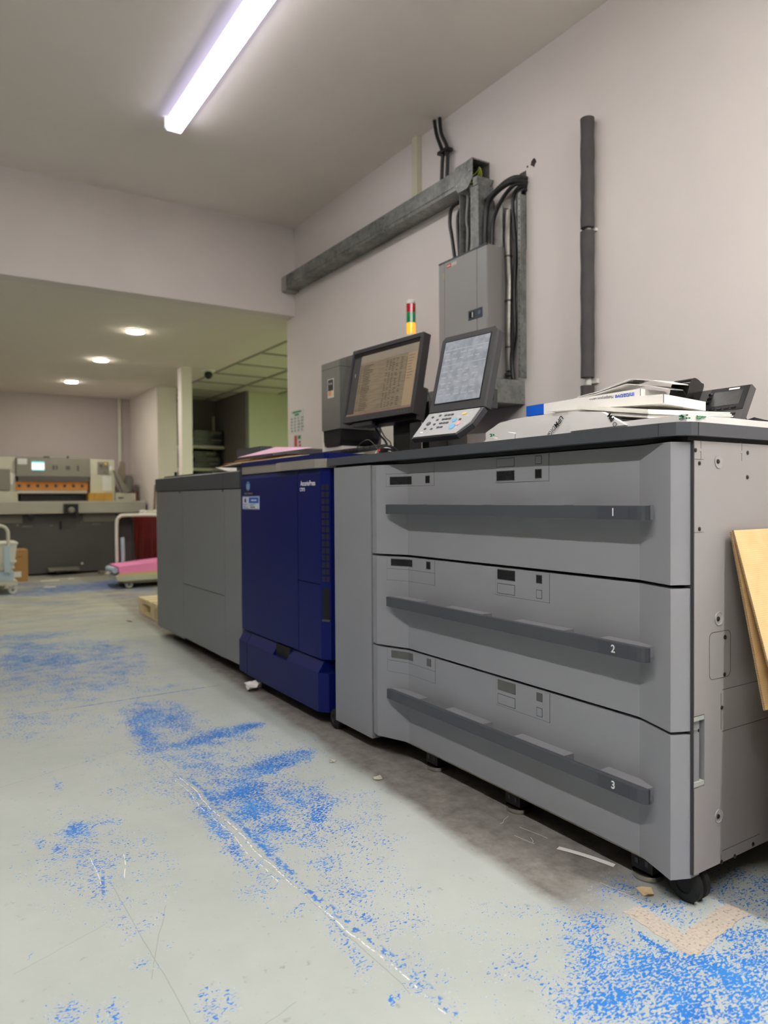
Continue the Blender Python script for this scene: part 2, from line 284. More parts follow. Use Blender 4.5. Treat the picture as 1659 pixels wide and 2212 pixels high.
# floor with worn blue paint: wear density kept as an attribute on the slab's grid
BLOBS=[(0.784,2.850,0.094,-0.140,-0.058,-0.180,1.00),(0.671,2.719,-0.025,-0.266,-0.048,-0.048,0.75),(0.908,2.496,0.165,0.011,-0.021,-0.071,0.95),(0.814,2.469,0.172,-0.026,-0.036,-0.127,0.55),(0.738,2.381,0.082,-0.256,-0.070,-0.154,0.42),(1.034,2.520,0.055,0.004,-0.013,-0.037,1.00),(0.693,2.610,-0.021,-0.288,-0.039,-0.044,0.60),(0.634,2.478,-0.034,-0.234,-0.023,-0.011,0.45),(0.845,2.158,0.130,-0.062,-0.046,-0.122,0.42),(0.972,2.121,0.124,0.013,-0.027,-0.077,0.85),(0.886,2.107,0.105,-0.002,-0.015,-0.045,0.75),(1.066,2.145,0.049,0.005,-0.013,-0.032,0.90),(0.780,2.275,0.075,-0.050,-0.028,-0.082,0.35),(0.775,1.946,0.061,-0.088,-0.050,-0.102,0.85),(0.754,1.795,0.026,-0.154,-0.067,-0.088,0.80),(0.873,1.940,0.078,-0.116,-0.048,-0.089,0.50),(0.879,1.800,0.049,-0.071,-0.058,-0.099,0.60),(0.945,1.775,0.044,-0.065,-0.036,-0.057,0.50),(0.888,1.706,-0.014,-0.095,-0.041,-0.027,0.70),(0.769,1.656,0.009,-0.093,-0.032,-0.034,0.50),(0.906,1.566,0.055,-0.107,-0.059,-0.078,0.27),(0.737,2.031,0.019,-0.115,-0.040,-0.062,0.50),(0.710,1.637,0.004,-0.077,-0.020,-0.019,0.50),(1.001,1.631,0.041,-0.027,-0.090,-0.146,0.22),(0.795,1.397,-0.019,-0.154,-0.046,-0.024,0.30),(0.792,1.500,-0.009,-0.164,-0.041,-0.029,0.28),(0.644,1.957,0.002,-0.119,-0.021,-0.023,0.75),(0.632,1.778,-0.001,-0.128,-0.022,-0.019,0.80),(0.630,1.676,-0.002,-0.086,-0.020,-0.016,0.60),(0.634,1.553,-0.001,-0.084,-0.024,-0.018,0.50),(0.692,1.981,-0.005,-0.253,-0.012,-0.013,0.60),(0.687,1.667,-0.004,-0.191,-0.009,-0.008,0.60),(0.683,1.459,-0.002,-0.085,-0.010,-0.006,0.70),(0.687,1.324,-0.002,-0.074,-0.011,-0.007,0.50),(0.640,1.335,0.032,0.009,-0.002,-0.014,0.50),(0.669,1.195,0.001,-0.075,-0.019,-0.010,0.40),(0.663,1.100,-0.003,-0.057,-0.017,-0.006,0.35),(0.715,1.089,0.003,-0.053,-0.010,-0.005,0.50),(0.719,1.324,0.011,-0.079,-0.019,-0.015,0.38),(0.749,1.224,-0.002,-0.066,-0.016,-0.008,0.33),(0.805,1.574,0.000,-0.056,-0.022,-0.019,0.40),(0.711,0.996,-0.001,-0.039,-0.009,-0.004,0.50),(0.549,4.270,0.220,-0.231,-0.032,-0.228,0.70),(0.411,4.230,0.102,-0.070,-0.025,-0.246,0.75),(0.832,4.145,0.118,-0.126,-0.042,-0.199,0.60),(0.820,3.762,0.116,-0.079,-0.051,-0.230,0.60),(0.482,3.766,0.239,-0.164,-0.037,-0.278,0.50),(0.563,4.981,0.280,-0.052,-0.016,-0.155,0.75),(0.729,4.520,0.362,-0.081,-0.027,-0.175,0.50),(0.655,3.473,0.079,-0.054,-0.020,-0.105,0.50),(0.768,3.435,0.071,-0.048,-0.024,-0.105,0.55),(0.573,3.451,0.104,-0.070,-0.029,-0.170,0.38),(0.490,3.284,0.241,-0.061,-0.012,-0.092,0.30),(0.985,3.970,0.019,-0.107,-0.087,-0.266,0.50),(0.865,3.252,0.165,0.019,-0.009,-0.040,0.50),(0.325,3.053,0.103,-0.070,-0.016,-0.142,0.40),(0.453,3.037,0.143,-0.040,-0.017,-0.132,0.28),(0.319,2.862,0.125,-0.084,-0.010,-0.085,0.25),(0.590,2.874,0.088,-0.060,-0.025,-0.121,0.30),(0.331,1.957,0.029,-0.007,-0.002,-0.020,0.95),(0.408,1.975,0.043,-0.017,-0.003,-0.017,0.95),(0.324,1.983,0.001,-0.039,-0.015,-0.012,0.80),(0.297,1.883,0.041,0.002,-0.002,-0.037,0.42),(0.271,1.886,0.011,-0.007,-0.003,-0.018,0.90),(0.335,1.803,0.042,-0.083,-0.019,-0.050,0.30),(0.396,1.749,0.020,-0.025,-0.008,-0.026,0.40),(0.295,1.752,0.029,-0.081,-0.023,-0.049,0.22),(0.239,1.950,0.009,0.011,0.002,-0.015,0.95),(0.339,1.629,0.039,-0.072,-0.020,-0.049,0.15),(0.334,2.342,0.009,-0.104,-0.008,-0.011,0.50),(0.396,1.476,0.009,-0.006,-0.003,-0.010,0.90),(0.347,1.443,0.001,-0.024,-0.026,-0.010,0.33),(0.345,1.350,0.003,-0.036,-0.004,-0.002,0.90),(0.324,1.332,-0.003,-0.020,-0.015,0.004,0.40),(0.310,1.397,-0.001,-0.031,-0.005,-0.000,0.30),(0.329,1.320,0.007,-0.005,-0.002,-0.008,0.50),(0.243,1.807,0.003,-0.002,-0.001,-0.006,1.20),(0.463,1.572,0.004,-0.003,-0.002,-0.005,1.20),(0.156,1.470,0.004,0.000,0.000,-0.006,1.20),(0.664,1.009,0.013,0.004,-0.000,-0.006,1.20),(0.180,1.684,0.003,-0.002,-0.000,-0.004,1.10),(0.218,1.330,0.004,0.000,0.000,-0.004,1.10),(0.242,1.908,0.002,-0.012,-0.002,-0.002,1.10),(0.331,1.728,0.004,-0.003,-0.001,-0.005,1.00),(0.282,1.761,0.004,-0.002,-0.001,-0.007,1.00),(0.381,1.358,0.003,-0.002,-0.001,-0.004,1.00),(0.224,1.399,0.002,-0.001,-0.000,-0.003,1.00),(0.191,1.277,0.023,-0.007,-0.002,-0.032,0.60),(0.209,1.299,0.009,-0.006,-0.002,-0.010,0.80),(0.258,1.233,-0.000,-0.026,-0.017,0.000,0.65),(0.257,1.214,0.004,-0.020,-0.009,-0.005,0.80),(0.403,1.164,0.023,-0.024,-0.015,-0.030,0.28),(0.399,1.201,0.007,-0.004,-0.002,-0.007,0.80),(0.435,1.163,0.007,-0.011,-0.007,-0.011,0.60),(0.435,1.133,0.005,-0.003,-0.002,-0.005,0.80),(0.393,1.126,0.019,-0.012,-0.005,-0.014,0.35),(0.674,2.249,0.061,-0.041,-0.021,-0.070,0.20),(0.533,2.167,0.075,-0.016,-0.007,-0.036,0.30),(0.606,2.160,0.064,-0.013,-0.007,-0.029,0.45),(0.593,2.047,0.014,-0.067,-0.019,-0.034,0.35),(1.064,0.807,0.089,-0.094,-0.062,-0.040,0.50),(1.058,0.872,0.032,-0.081,-0.044,-0.024,0.62),(1.056,0.755,0.070,-0.082,-0.055,-0.031,0.62),(1.087,0.682,0.075,-0.049,-0.039,-0.025,0.55),(0.974,0.756,0.056,-0.063,-0.039,-0.024,0.60),(1.081,0.958,0.018,-0.049,-0.027,-0.016,0.40),(1.135,0.969,0.046,-0.042,-0.029,-0.023,0.42),(1.234,0.739,0.047,-0.058,-0.054,-0.026,0.60),(1.435,0.820,0.047,-0.031,-0.098,-0.056,0.42),(1.298,0.815,0.013,-0.046,-0.031,-0.013,0.70),(1.150,0.852,0.002,-0.060,-0.014,-0.005,1.00),(1.175,0.755,0.008,-0.044,-0.011,-0.004,1.10),(1.266,0.767,0.060,-0.005,-0.009,-0.009,0.95),(1.198,0.909,0.008,-0.053,-0.012,-0.006,0.85),(1.405,0.969,0.048,-0.068,-0.055,-0.032,0.28),(1.437,0.881,0.073,-0.048,-0.051,-0.031,0.38),(1.248,1.028,0.041,-0.027,-0.045,-0.037,0.25),(0.962,0.873,-0.033,-0.048,-0.058,0.008,0.36),(0.904,0.841,0.010,-0.053,-0.042,-0.019,0.30),(1.166,0.682,0.039,-0.026,-0.066,-0.039,0.55),(1.035,0.697,0.093,-0.061,-0.019,-0.013,0.60),(1.005,0.923,0.021,-0.014,-0.041,-0.038,0.30),(0.896,0.978,0.016,-0.025,-0.009,-0.007,0.32),(1.016,1.061,0.012,-0.008,-0.007,-0.007,0.40),(0.901,0.913,-0.002,-0.046,-0.016,-0.006,0.20),(0.926,0.782,-0.012,-0.040,-0.020,-0.003,0.40),(1.243,1.228,0.009,-0.034,-0.019,-0.013,0.03),(1.299,7.493,0.532,-0.078,-0.068,-0.403,1.00),(1.766,7.836,0.362,-0.044,-0.060,-0.272,0.90),(0.828,7.282,0.281,-0.202,-0.025,-0.220,0.70),(0.943,6.482,0.239,-0.050,-0.025,-0.178,0.50),(1.475,6.552,0.223,-0.045,-0.035,-0.158,0.50),(0.642,5.662,0.233,-0.030,-0.012,-0.111,0.35),(1.065,5.612,0.281,-0.036,-0.025,-0.137,0.30),(1.770,6.933,0.180,-0.130,-0.046,-0.180,0.70),(2.056,7.676,0.240,-0.175,-0.060,-0.222,0.60),(0.849,8.197,0.236,-0.171,-0.029,-0.276,0.60),(0.633,6.802,0.130,-0.093,-0.015,-0.158,0.40),(0.335,1.803,0.107,-0.131,-0.055,-0.202,0.27),(0.596,3.976,0.374,-0.256,-0.124,-0.813,0.36),(0.950,0.975,0.019,-0.138,-0.135,-0.071,0.10),(1.087,0.777,0.174,-0.114,-0.117,-0.084,0.42),(0.797,2.368,0.247,-0.166,-0.123,-0.361,0.24),(0.828,1.351,-0.018,-0.240,-0.080,-0.046,0.22),(0.841,1.808,0.095,-0.275,-0.144,-0.215,0.25),(0.325,1.952,0.039,-0.026,-0.006,-0.033,0.85),(0.593,4.105,0.121,-0.083,-0.028,-0.190,0.85),(0.526,4.660,0.158,-0.109,-0.017,-0.150,0.80),(0.894,4.327,0.110,-0.076,-0.026,-0.123,0.75),(0.990,0.826,0.040,-0.026,-0.048,-0.040,0.50),(1.165,0.785,0.038,-0.047,-0.038,-0.021,0.70),(1.102,1.000,0.046,-0.031,-0.031,-0.028,0.33),(0.731,0.997,-0.002,-0.069,-0.029,-0.011,0.25),(0.600,1.434,0.018,-0.066,-0.031,-0.036,0.22),(0.347,1.984,0.030,-0.020,-0.003,-0.017,1.00),(1.127,0.708,0.084,-0.056,-0.074,-0.047,0.72),(1.315,0.751,0.058,-0.038,-0.083,-0.047,0.60),(0.942,0.777,0.075,-0.050,-0.034,-0.028,0.55),(1.506,0.902,0.067,-0.045,-0.074,-0.044,0.40),(1.301,0.908,0.014,-0.051,-0.042,-0.020,0.50),(1.259,0.978,-0.002,-0.062,-0.042,-0.018,0.40),(1.006,0.859,0.006,-0.049,-0.072,-0.031,0.30)]
def floor():
    st=.016
    xs=np.concatenate([[-5.6,-3,-1.3],np.arange(-1.2,2.6,st),[2.7,3.4,4.5]]); ys=np.concatenate([[-4.6,-2,-.5],np.arange(.35,9.75,st),[9.9]]); X,Y=np.meshgrid(xs,ys)
    nx=len(xs); ny=len(ys)
    D=np.zeros_like(X)
    for cx,cy,ax,ay,bx,by,s in BLOBS:
        dt=ax*by-ay*bx
        if abs(dt)<1e-9: continue
        dx=X-cx; dy=Y-cy; u=(dx*by-dy*bx)/dt; v=(dy*ax-dx*ay)/dt
        r=np.sqrt(u*u+v*v); k=np.clip((1.65-r)/1.35,0,1); k=k*k*(3-2*k)
        D=np.maximum(D,k*s)+.25*np.minimum(D,k*s)
    co=np.zeros((nx*ny,3),'f'); co[:,0]=X.ravel(); co[:,1]=Y.ravel()
    i=np.arange(nx-1)[None,:]+np.arange(ny-1)[:,None]*nx
    q=np.stack([i,i+1,i+1+nx,i+nx],-1).reshape(-1)
    me=bpy.data.meshes.new('floor'); me.vertices.add(nx*ny); me.vertices.foreach_set('co',co.ravel())
    nf=(nx-1)*(ny-1); me.loops.add(nf*4); me.loops.foreach_set('vertex_index',q.astype('i'))
    me.polygons.add(nf); me.polygons.foreach_set('loop_start',(np.arange(nf)*4).astype('i'))
    try: me.polygons.foreach_set('loop_total',np.full(nf,4,'i'))
    except Exception: pass
    me.update(calc_edges=True)
    at=me.attributes.new('wear','FLOAT','POINT'); at.data.foreach_set('value',D.ravel().astype('f'))
    o=bpy.data.objects.new('floor',me); COL.objects.link(o); o['kind']='structure'
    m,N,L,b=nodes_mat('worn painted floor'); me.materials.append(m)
    def MA(op,a,b_=None,c=None,clamp=False):
        n=N.new('ShaderNodeMath'); n.operation=op; n.use_clamp=clamp
        for k,x in enumerate((a,b_,c)):
            if x is None: continue
            if isinstance(x,(int,float)): n.inputs[k].default_value=x
            else: L.new(x,n.inputs[k])
        return n.outputs[0]
    def mixc(f,a,b_):
        n=N.new('ShaderNodeMix'); n.data_type='RGBA'
        for k,x in (('Factor',f),('A',a),('B',b_)):
            if isinstance(x,tuple) or isinstance(x,(int,float)): n.inputs[k].default_value=x
            else: L.new(x,n.inputs[k])
        return n.outputs['Result']
    tc=N.new('ShaderNodeTexCoord'); P=tc.outputs['Object']
    def noi(sc,det=4,rough=.55,dist=0,src=None):
        n=N.new('ShaderNodeTexNoise'); n.noise_dimensions='2D'; n.inputs['Scale'].default_value=sc; n.inputs['Detail'].default_value=det; n.inputs['Roughness'].default_value=rough; n.inputs['Distortion'].default_value=dist
        L.new(src or P,n.inputs['Vector']); return n.outputs['Fac']
    at=N.new('ShaderNodeAttribute'); at.attribute_name='wear'; W=at.outputs['Fac']
    mp=N.new('ShaderNodeMapping'); mp.inputs['Rotation'].default_value=(0,0,.5); mp.inputs['Scale'].default_value=(1,1.9,1); L.new(P,mp.inputs['Vector'])
    n1=noi(118,3,.55,.5,mp.outputs['Vector']); n2=noi(14,4,.6)
    # value that must exceed a threshold
    val=MA('ADD',n1,MA('MULTIPLY',MA('SUBTRACT',n2,.5),.42))
    thr=MA('SUBTRACT',.729,MA('MULTIPLY',MA('POWER',W,.75),.285))
    thr=MA('ADD',thr,MA('MULTIPLY',MA('LESS_THAN',W,.02),.5))
    d=MA('SUBTRACT',val,thr)
    blue=MA('MULTIPLY',d,60,clamp=True)
    rim=MA('MULTIPLY',MA('SUBTRACT',1,MA('MULTIPLY',MA('ABSOLUTE',MA('ADD',d,.014)),70),clamp=True),.85)
    # base colours: grey-green paint, slightly mottled; slightly dirty strip with the machines' shadow painted in; aged floor beyond
    n3=noi(1.3,6,.6); n4=noi(40,5,.7)
    base=ramp(N,L,n3,[(.3,rgb((170,177,172))),(.7,rgb((187,193,188)))])
    spk=MA('MULTIPLY',MA('SUBTRACT',MA('ADD',n4,MA('MULTIPLY',n2,.3)),.80),8,clamp=True)
    base=mixc(MA('MULTIPLY',spk,.5),base,rgb((120,116,108)))
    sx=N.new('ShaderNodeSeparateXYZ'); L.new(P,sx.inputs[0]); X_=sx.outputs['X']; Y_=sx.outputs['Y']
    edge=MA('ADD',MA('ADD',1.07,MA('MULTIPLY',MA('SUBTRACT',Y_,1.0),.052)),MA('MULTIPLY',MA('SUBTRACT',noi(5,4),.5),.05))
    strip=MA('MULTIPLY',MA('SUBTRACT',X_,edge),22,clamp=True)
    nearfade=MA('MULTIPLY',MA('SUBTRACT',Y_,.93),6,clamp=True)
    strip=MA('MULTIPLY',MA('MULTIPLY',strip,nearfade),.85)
    dirt_shade=ramp(N,L,noi(22,6,.7),[(.3,rgb((92,84,80))),(.55,rgb((124,116,111))),(.75,rgb((146,138,133)))])
    base=mixc(strip,base,dirt_shade)
    far=MA('MULTIPLY',MA('SUBTRACT',Y_,4.5),.6,clamp=True)
    farc=ramp(N,L,noi(3,6,.65,0,mp.outputs['Vector']),[(.35,rgb((134,132,128))),(.6,rgb((176,172,158)))])
    base=mixc(MA('MULTIPLY',far,.7),base,farc)
    # scratches and cracks as thin wobbly lines between floor points
    wob=MA('MULTIPLY',MA('SUBTRACT',noi(6,3),.5),.035); wob2=noi(70,4,.6)
    def line(x0,y0,x1,y1,w,wobk=1.0,gap=.0):
        dx,dy=x1-x0,y1-y0; l2=dx*dx+dy*dy; l=math.sqrt(l2)
        px=MA('SUBTRACT',X_,x0); py=MA('SUBTRACT',Y_,y0)
        t=MA('DIVIDE',MA('ADD',MA('MULTIPLY',px,dx),MA('MULTIPLY',py,dy)),l2)
        ins=MA('MULTIPLY',MA('GREATER_THAN',t,0),MA('LESS_THAN',t,1))
        ds=MA('DIVIDE',MA('SUBTRACT',MA('MULTIPLY',px,dy),MA('MULTIPLY',py,dx)),l)
        ds=MA('ABSOLUTE',MA('ADD',ds,MA('MULTIPLY',wob,wobk)))
        a=MA('MULTIPLY',MA('SUBTRACT',1,MA('DIVIDE',ds,w),clamp=True),ins)
        if gap: a=MA('MULTIPLY',a,MA('GREATER_THAN',wob2,gap))
        return MA('MULTIPLY',a,1.6,clamp=True)
    wht=None
    for a in [(.657,2.169,.674,1.453,.0022,.8,.47),(.674,1.453,.714,.9,.0020,.8,.52),(.64,2.16,.655,1.45,.0014,.7,.5),(.40,1.78,.375,1.66,.0014,.5,.47),(.33,1.8,.325,1.66,.0012,.5,.47)]:
        k=line(*a); wht=k if wht is None else MA('MAXIMUM',wht,k)
    drk=None
    for a in [(-2.5,3.10,1.15,3.165,.006,.6,0),(.645,2.5,.665,1.75,.002,.5,0),(-.5,2.16,.66,2.55,.002,.6,.45),(.345,1.66,.36,.95,.0014,.3,.3),(.42,1.5,.33,1.28,.0012,.4,.2),(.34,1.03,.52,1.09,.0012,.6,.2),(.13,1.43,.3,1.5,.001,.5,.3),(.655,2.165,.69,1.0,.0014,.5,.3),(-2.5,5.45,1.3,5.25,.010,1,0)]:
        k=line(*a); drk=k if drk is None else MA('MAXIMUM',drk,k)
    bl2=None
    for a in [(.675,2.15,.695,1.46,.012,1.0,.50),(.69,1.46,.725,.9,.010,1.0,.56),(.52,3.15,1.07,3.163,.008,.3,.48),(-1,3.115,.1,3.13,.008,.3,.45),(.335,1.70,.32,1.60,.005,.3,.5)]:
        k=line(*a); bl2=k if bl2 is None else MA('MAXIMUM',bl2,k)
    base=mixc(MA('MULTIPLY',drk,.38),base,rgb((110,112,112)))
    base=mixc(rim,base,rgb((232,235,234)))
    bluec=ramp(N,L,noi(9,4),[(.3,rgb((28,108,194))),(.7,rgb((48,130,208)))])
    bluec=mixc(far,bluec,rgb((56,104,176)))
    base=mixc(MA('MAXIMUM',blue,MA('MULTIPLY',bl2,.9)),base,bluec)
    base=mixc(MA('MULTIPLY',wht,.85),base,rgb((236,236,234)))
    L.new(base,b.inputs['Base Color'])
    rr=MA('ADD',.42,MA('MULTIPLY',noi(18,5),.28)); L.new(rr,b.inputs['Roughness'])
    bp=N.new('ShaderNodeBump'); bp.inputs['Strength'].default_value=.25; bp.inputs['Distance'].default_value=.0012
    L.new(noi(55,3),bp.inputs['Height']); L.new(bp.outputs['Normal'],b.inputs['Normal'])
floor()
struct('ceiling',B(-5.5,XW+.0,-4.5,YB,ZC,ZC+.12),M_ceil)
# lowered ceiling with its front drop beam
struct('ceiling_rear',B(-5.5,2.6,YB+.12,9.75,ZL,ZL+.15),M_ceil)
struct('trim_1',B(-5.5,2.6,YB,YB+.12,ZL,ZC+.1),M_wall)
struct('wall_right',B(XW,XW+.3,-4.5,4.87,0,ZC+.1),M_wall)
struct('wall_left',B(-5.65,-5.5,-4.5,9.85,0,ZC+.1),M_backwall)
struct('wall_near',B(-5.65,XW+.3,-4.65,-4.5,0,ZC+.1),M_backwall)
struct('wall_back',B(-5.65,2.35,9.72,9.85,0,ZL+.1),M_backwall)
struct('wall_pier',B(2.335,2.56,8.43,9.85,0,ZL+.1),M_wall)
struct('trim_2',B(2.195,2.30,7.07,7.19,0,ZL),M_wall)
# side room: tiled ceiling on a grid, alcove and pale green wall
bm=new_bm()
ty=[4.9+.6*i for i in range(8)]
tx=[2.6,3.2,3.8,4.4]
for i in range(3):
    for j in range(8):
        box(bm,tx[i]+.014,tx[i+1]-.014,ty[j]+.014-.02,ty[j]+.6-.014-.02,2.165,2.2)
struct('ceiling_tiles',bm,mat('ceiling tile',(228,226,210),.9,var=.03,scale=30,bump=.3,bscale=200))
bm=new_bm()
for i in range(4): box(bm,tx[i]-.014,tx[i]+.014,4.87,9.75,2.155,2.19)
for j in range(9): box(bm,2.6,4.4,ty[0]-.034+.6*j,ty[0]-.006+.6*j,2.156,2.18)
struct('ceiling_grid',bm,mat('ceiling grid bars',(150,148,136),.6,var=.02))
box2=new_bm(); box(box2,2.6,4.45,4.87,9.8,2.21,2.3); struct('ceiling_side',box2,M_ceil)
struct('wall_green',B(3.40,4.45,8.30,8.42,0,2.21),M_greenwall)
struct('wall_alcove_right',B(3.36,3.40,8.30,9.42,0,2.21),M_alc)
struct('wall_alcove_back',B(2.56,3.45,9.36,9.46,0,2.21),M_alc)
struct('wall_side',B(4.4,4.5,4.87,8.4,0,2.3),M_greenwall)
struct('wall_side_near',B(XW+.3,4.5,4.87,4.95,0,2.3),M_greenwall)
# pale conduit in the far corner
bm=new_bm(); box(bm,2.18,2.215,9.68,9.715,1.1,ZL); tag(obj('corner_conduit',bm,M_bin),'pale vertical conduit in the far room corner behind the cutting machine','conduit')
# hole knocked in the wall plaster
bm=new_bm(); n=11; c=V((XW-.0015,2.336,2.318))
pts=[(2.336+(.012+.012*random.random())*math.cos(6.283*i/n),2.318+(.010+.014*random.random())*math.sin(6.283*i/n)) for i in range(n)]
prx(bm,pts,XW-.001,XW+.02); cyl(bm,(XW-.001,2.375,2.313),(XW+.01,2.375,2.313),.005,n=8)
struct('trim_3',bm,mat('knocked plaster',(70,58,54),.95,var=.5,scale=120))
# ---------------------------------------------------------------- lights
WHITE=(255,250,244)
M_tubecap=mat('lamp end cap',(235,236,245),.35,var=.01,emit=(225,225,255),strength=.55)
def strip_light(x,y0,y1,label,st=27):
    M_tube=mat('lit diffuser %g'%st,(250,250,250),.4,emit=(255,251,246),strength=st,var=0)
    t=thing('strip_light',label,'ceiling light',(x,(y0+y1)/2,ZC),'long tube lights along the ceiling')
    bm=new_bm(); box(bm,x-.035,x+.035,y0+.02,y1-.02,ZC-.02,ZC); obj('backplate',bm,M_tubecap,t)
    bm=new_bm(); pr=[(x-.044+.006,ZC-.02),(x-.044,ZC-.030),(x-.044,ZC-.048),(x-.036,ZC-.056),(x-.026,ZC-.06),(x+.026,ZC-.06),(x+.036,ZC-.056),(x+.044,ZC-.048),(x+.044,ZC-.030),(x+.038,ZC-.02)]
    # pale translucent housing sides and lit lens
    pry(bm,[(x-.0445,ZC-.018),(x-.0445,ZC-.049),(x-.036,ZC-.056),(x-.030,ZC-.056),(x-.030,ZC-.018)],y0+.012,y1-.012)
    pry(bm,[(x+.0445,ZC-.018),(x+.0445,ZC-.049),(x+.038,ZC-.054),(x+.036,ZC-.054),(x+.036,ZC-.018)],y0+.012,y1-.012)
    obj('housing',bm,mat('lamp housing glow',(225,222,250),.4,emit=(214,210,255),strength=1.6,var=0),t)
    bm=new_bm(); box(bm,x-.030,x+.034,y0+.014,y1-.014,ZC-.062,ZC-.022); obj('diffuser',bm,M_tube,t)
    for a,b_ in ((y0,y0+.014),(y1-.014,y1)):
        bm=new_bm(); pry(bm,[(x-.046,ZC),(x-.046,ZC-.049),(x-.035,ZC-.06),(x+.035,ZC-.06),(x+.046,ZC-.049),(x+.046,ZC)],a,b_); obj('end_cap',bm,M_tubecap,t)
strip_light(1.128,2.22,3.72,'lit white tube light on the ceiling above the blue machine',10)
strip_light(1.52,-1.35,.15,'lit tube light on the ceiling near the right wall, out past the cabinet',68)
strip_light(-.35,-1.1,.4,'lit tube light on the ceiling over the aisle, nearer end',52)
strip_light(-.35,.6,2.1,'lit tube light on the ceiling over the aisle, farther end',26)
M_spot=mat('spot lamp lit',(255,250,240),.4,emit=(255,246,226),strength=84,var=0)
for i,(x,y,l) in enumerate([(1.444,5.80,'round recessed spotlight nearest the dropped beam'),(1.458,7.13,'round recessed spotlight, middle one of the row of three'),(1.442,8.585,'round recessed spotlight closest to the far wall')]):
    t=thing('recessed_spotlight',l,'spotlight',(x,y,ZL),'spotlights in the lowered ceiling')
    obj('trim_ring',lathe(new_bm(),(x,y,ZL+.002),(0,0,-1),[(0,.056),(.006,.072),(.0065,.072)]),M_white,t)
    obj('lamp',CY((x,y,ZL),(x,y,ZL-.009),.060,n=28),M_spot,t)
for i,(x,y,l) in enumerate([(-.4,6.2,'nearer recessed spotlight of the pair left of the photo'),(-.4,8.0,'farther recessed spotlight of the pair left of the photo')]):
    t=thing('recessed_spotlight',l,'spotlight',(x,y,ZL),'spotlights in the lowered ceiling')
    obj('lamp',CY((x,y,ZL),(x,y,ZL-.009),.050,n=28),M_spot,t)
# unseen flat panel light, added to brighten the side room
t=thing('added_panel_light','unseen square light panel added under the side room ceiling to brighten it','ceiling light',(3.9,5.8,2.155))
obj('frame',B(3.8,4.38,5.5,6.08,2.15,2.156),M_white,t); obj('diffuser',B(3.82,4.36,5.52,6.06,2.146,2.15),mat('panel lit',(240,255,225),.4,emit=(240,255,206),strength=9,var=0),t)
# dome camera
t=thing('security_camera','small security camera with white base and dark lens under the lowered ceiling','camera',(2.496,7.16,ZL))
obj('base',lathe(new_bm(),(2.496,7.16,ZL),(0,0,-1),[(0,.075),(.012,.073),(.03,.05),(.034,.03)]),M_white,t,smooth=True)
bm=new_bm(); bmesh.ops.create_uvsphere(bm,u_segments=20,v_segments=12,radius=.042,matrix=Matrix.Translation((2.49,7.13,ZL-.05))); obj('lens',bm,M_gloss,t,smooth=True)
w=bpy.data.worlds.new('room'); SC.world=w; w.use_nodes=True; w.node_tree.nodes['Background'].inputs[0].default_value=(.8,.82,.85,1); w.node_tree.nodes['Background'].inputs[1].default_value=.02
# ================================================================ large paper feeder (three deep drawers)
XF=1.26
def fx(y):   # plan profile of the drawer fronts (x of the face at y)
    P=[(.886,1.303),(.904,1.262),(1.005,1.297),(1.875,1.297),(1.99,1.252),(2.024,1.258)]
    for (a,xa),(b,xb) in zip(P,P[1:]):
        if a<=y<=b: return xa+(xb-xa)*(y-a)/(b-a)
    return 1.297
def face_strip(bm,y0,y1,z0,z1,off,th):
    ys=[y0]+[q for q in (.904,1.005,1.875,1.99) if y0<q<y1]+[y1]
    prz(bm,[(fx(y)-off,y) for y in ys]+[(fx(y)-off+th,y) for y in reversed(ys)],z0,z1); return bm
t=feeder=thing('paper_feeder','wide light grey paper feeder cabinet with three deep numbered drawers','machine',(1.65,1.45,0))
bm=new_bm(); box(bm,1.325,2.05,.90,2.285,.075,.952); obj('body',bm,M_gap,t)
# side panel with its worked openings: front column, cut-out frame, main sheet
bm=new_bm(); box(bm,1.3015,1.3035,.88,.90,.077,.953); obj('edge_trim',bm,M_dark2,t)
bm=new_bm(); Y0=.880
def sp(x0,x1,z0,z1): box(bm,x0,x1,Y0,Y0+.02,z0,z1)
sp(1.3045,1.339,.399,.953); sp(1.3045,1.339,.077,.252); sp(1.339,2.05,.077,.953)
obj('side_panel',bm,M_panel,t)
pan=t
# recessed opening: pale bracket with holes, dark slot
bm=new_bm(); box(bm,1.3045,1.331,Y0+.010,Y0+.014,.256,.396); box(bm,1.3045,1.339,Y0+.001,Y0+.012,.388,.397); box(bm,1.3045,1.339,Y0+.001,Y0+.012,.254,.263)
brk=obj('latch_bracket',bm,mat('pale zinc bracket',(196,202,194),.4,metal=.3,var=.05),t,'pale zinc bracket inside the side opening')
bm=new_bm(); 
bm.free()
for z in (.36,.32,.285): sub('screw_hole',CY((1.311,Y0+.0098,z),(1.311,Y0+.0105,z),.0012,n=10),M_gap,brk)
sub('round_hole',CY((1.313,Y0+.0095,.27),(1.313,Y0+.0105,.27),.0035,n=14),M_gap,brk)
for z in (.368,.276): sub('white_label',B(1.316,1.3195,Y0+.0095,Y0+.0102,z,z+.0145),M_white,brk)
bm=new_bm(); box(bm,1.331,1.339,Y0+.012,Y0+.014,.262,.39); obj('slot_glass',bm,mat('dark blue slot',(22,36,56),.3),t)
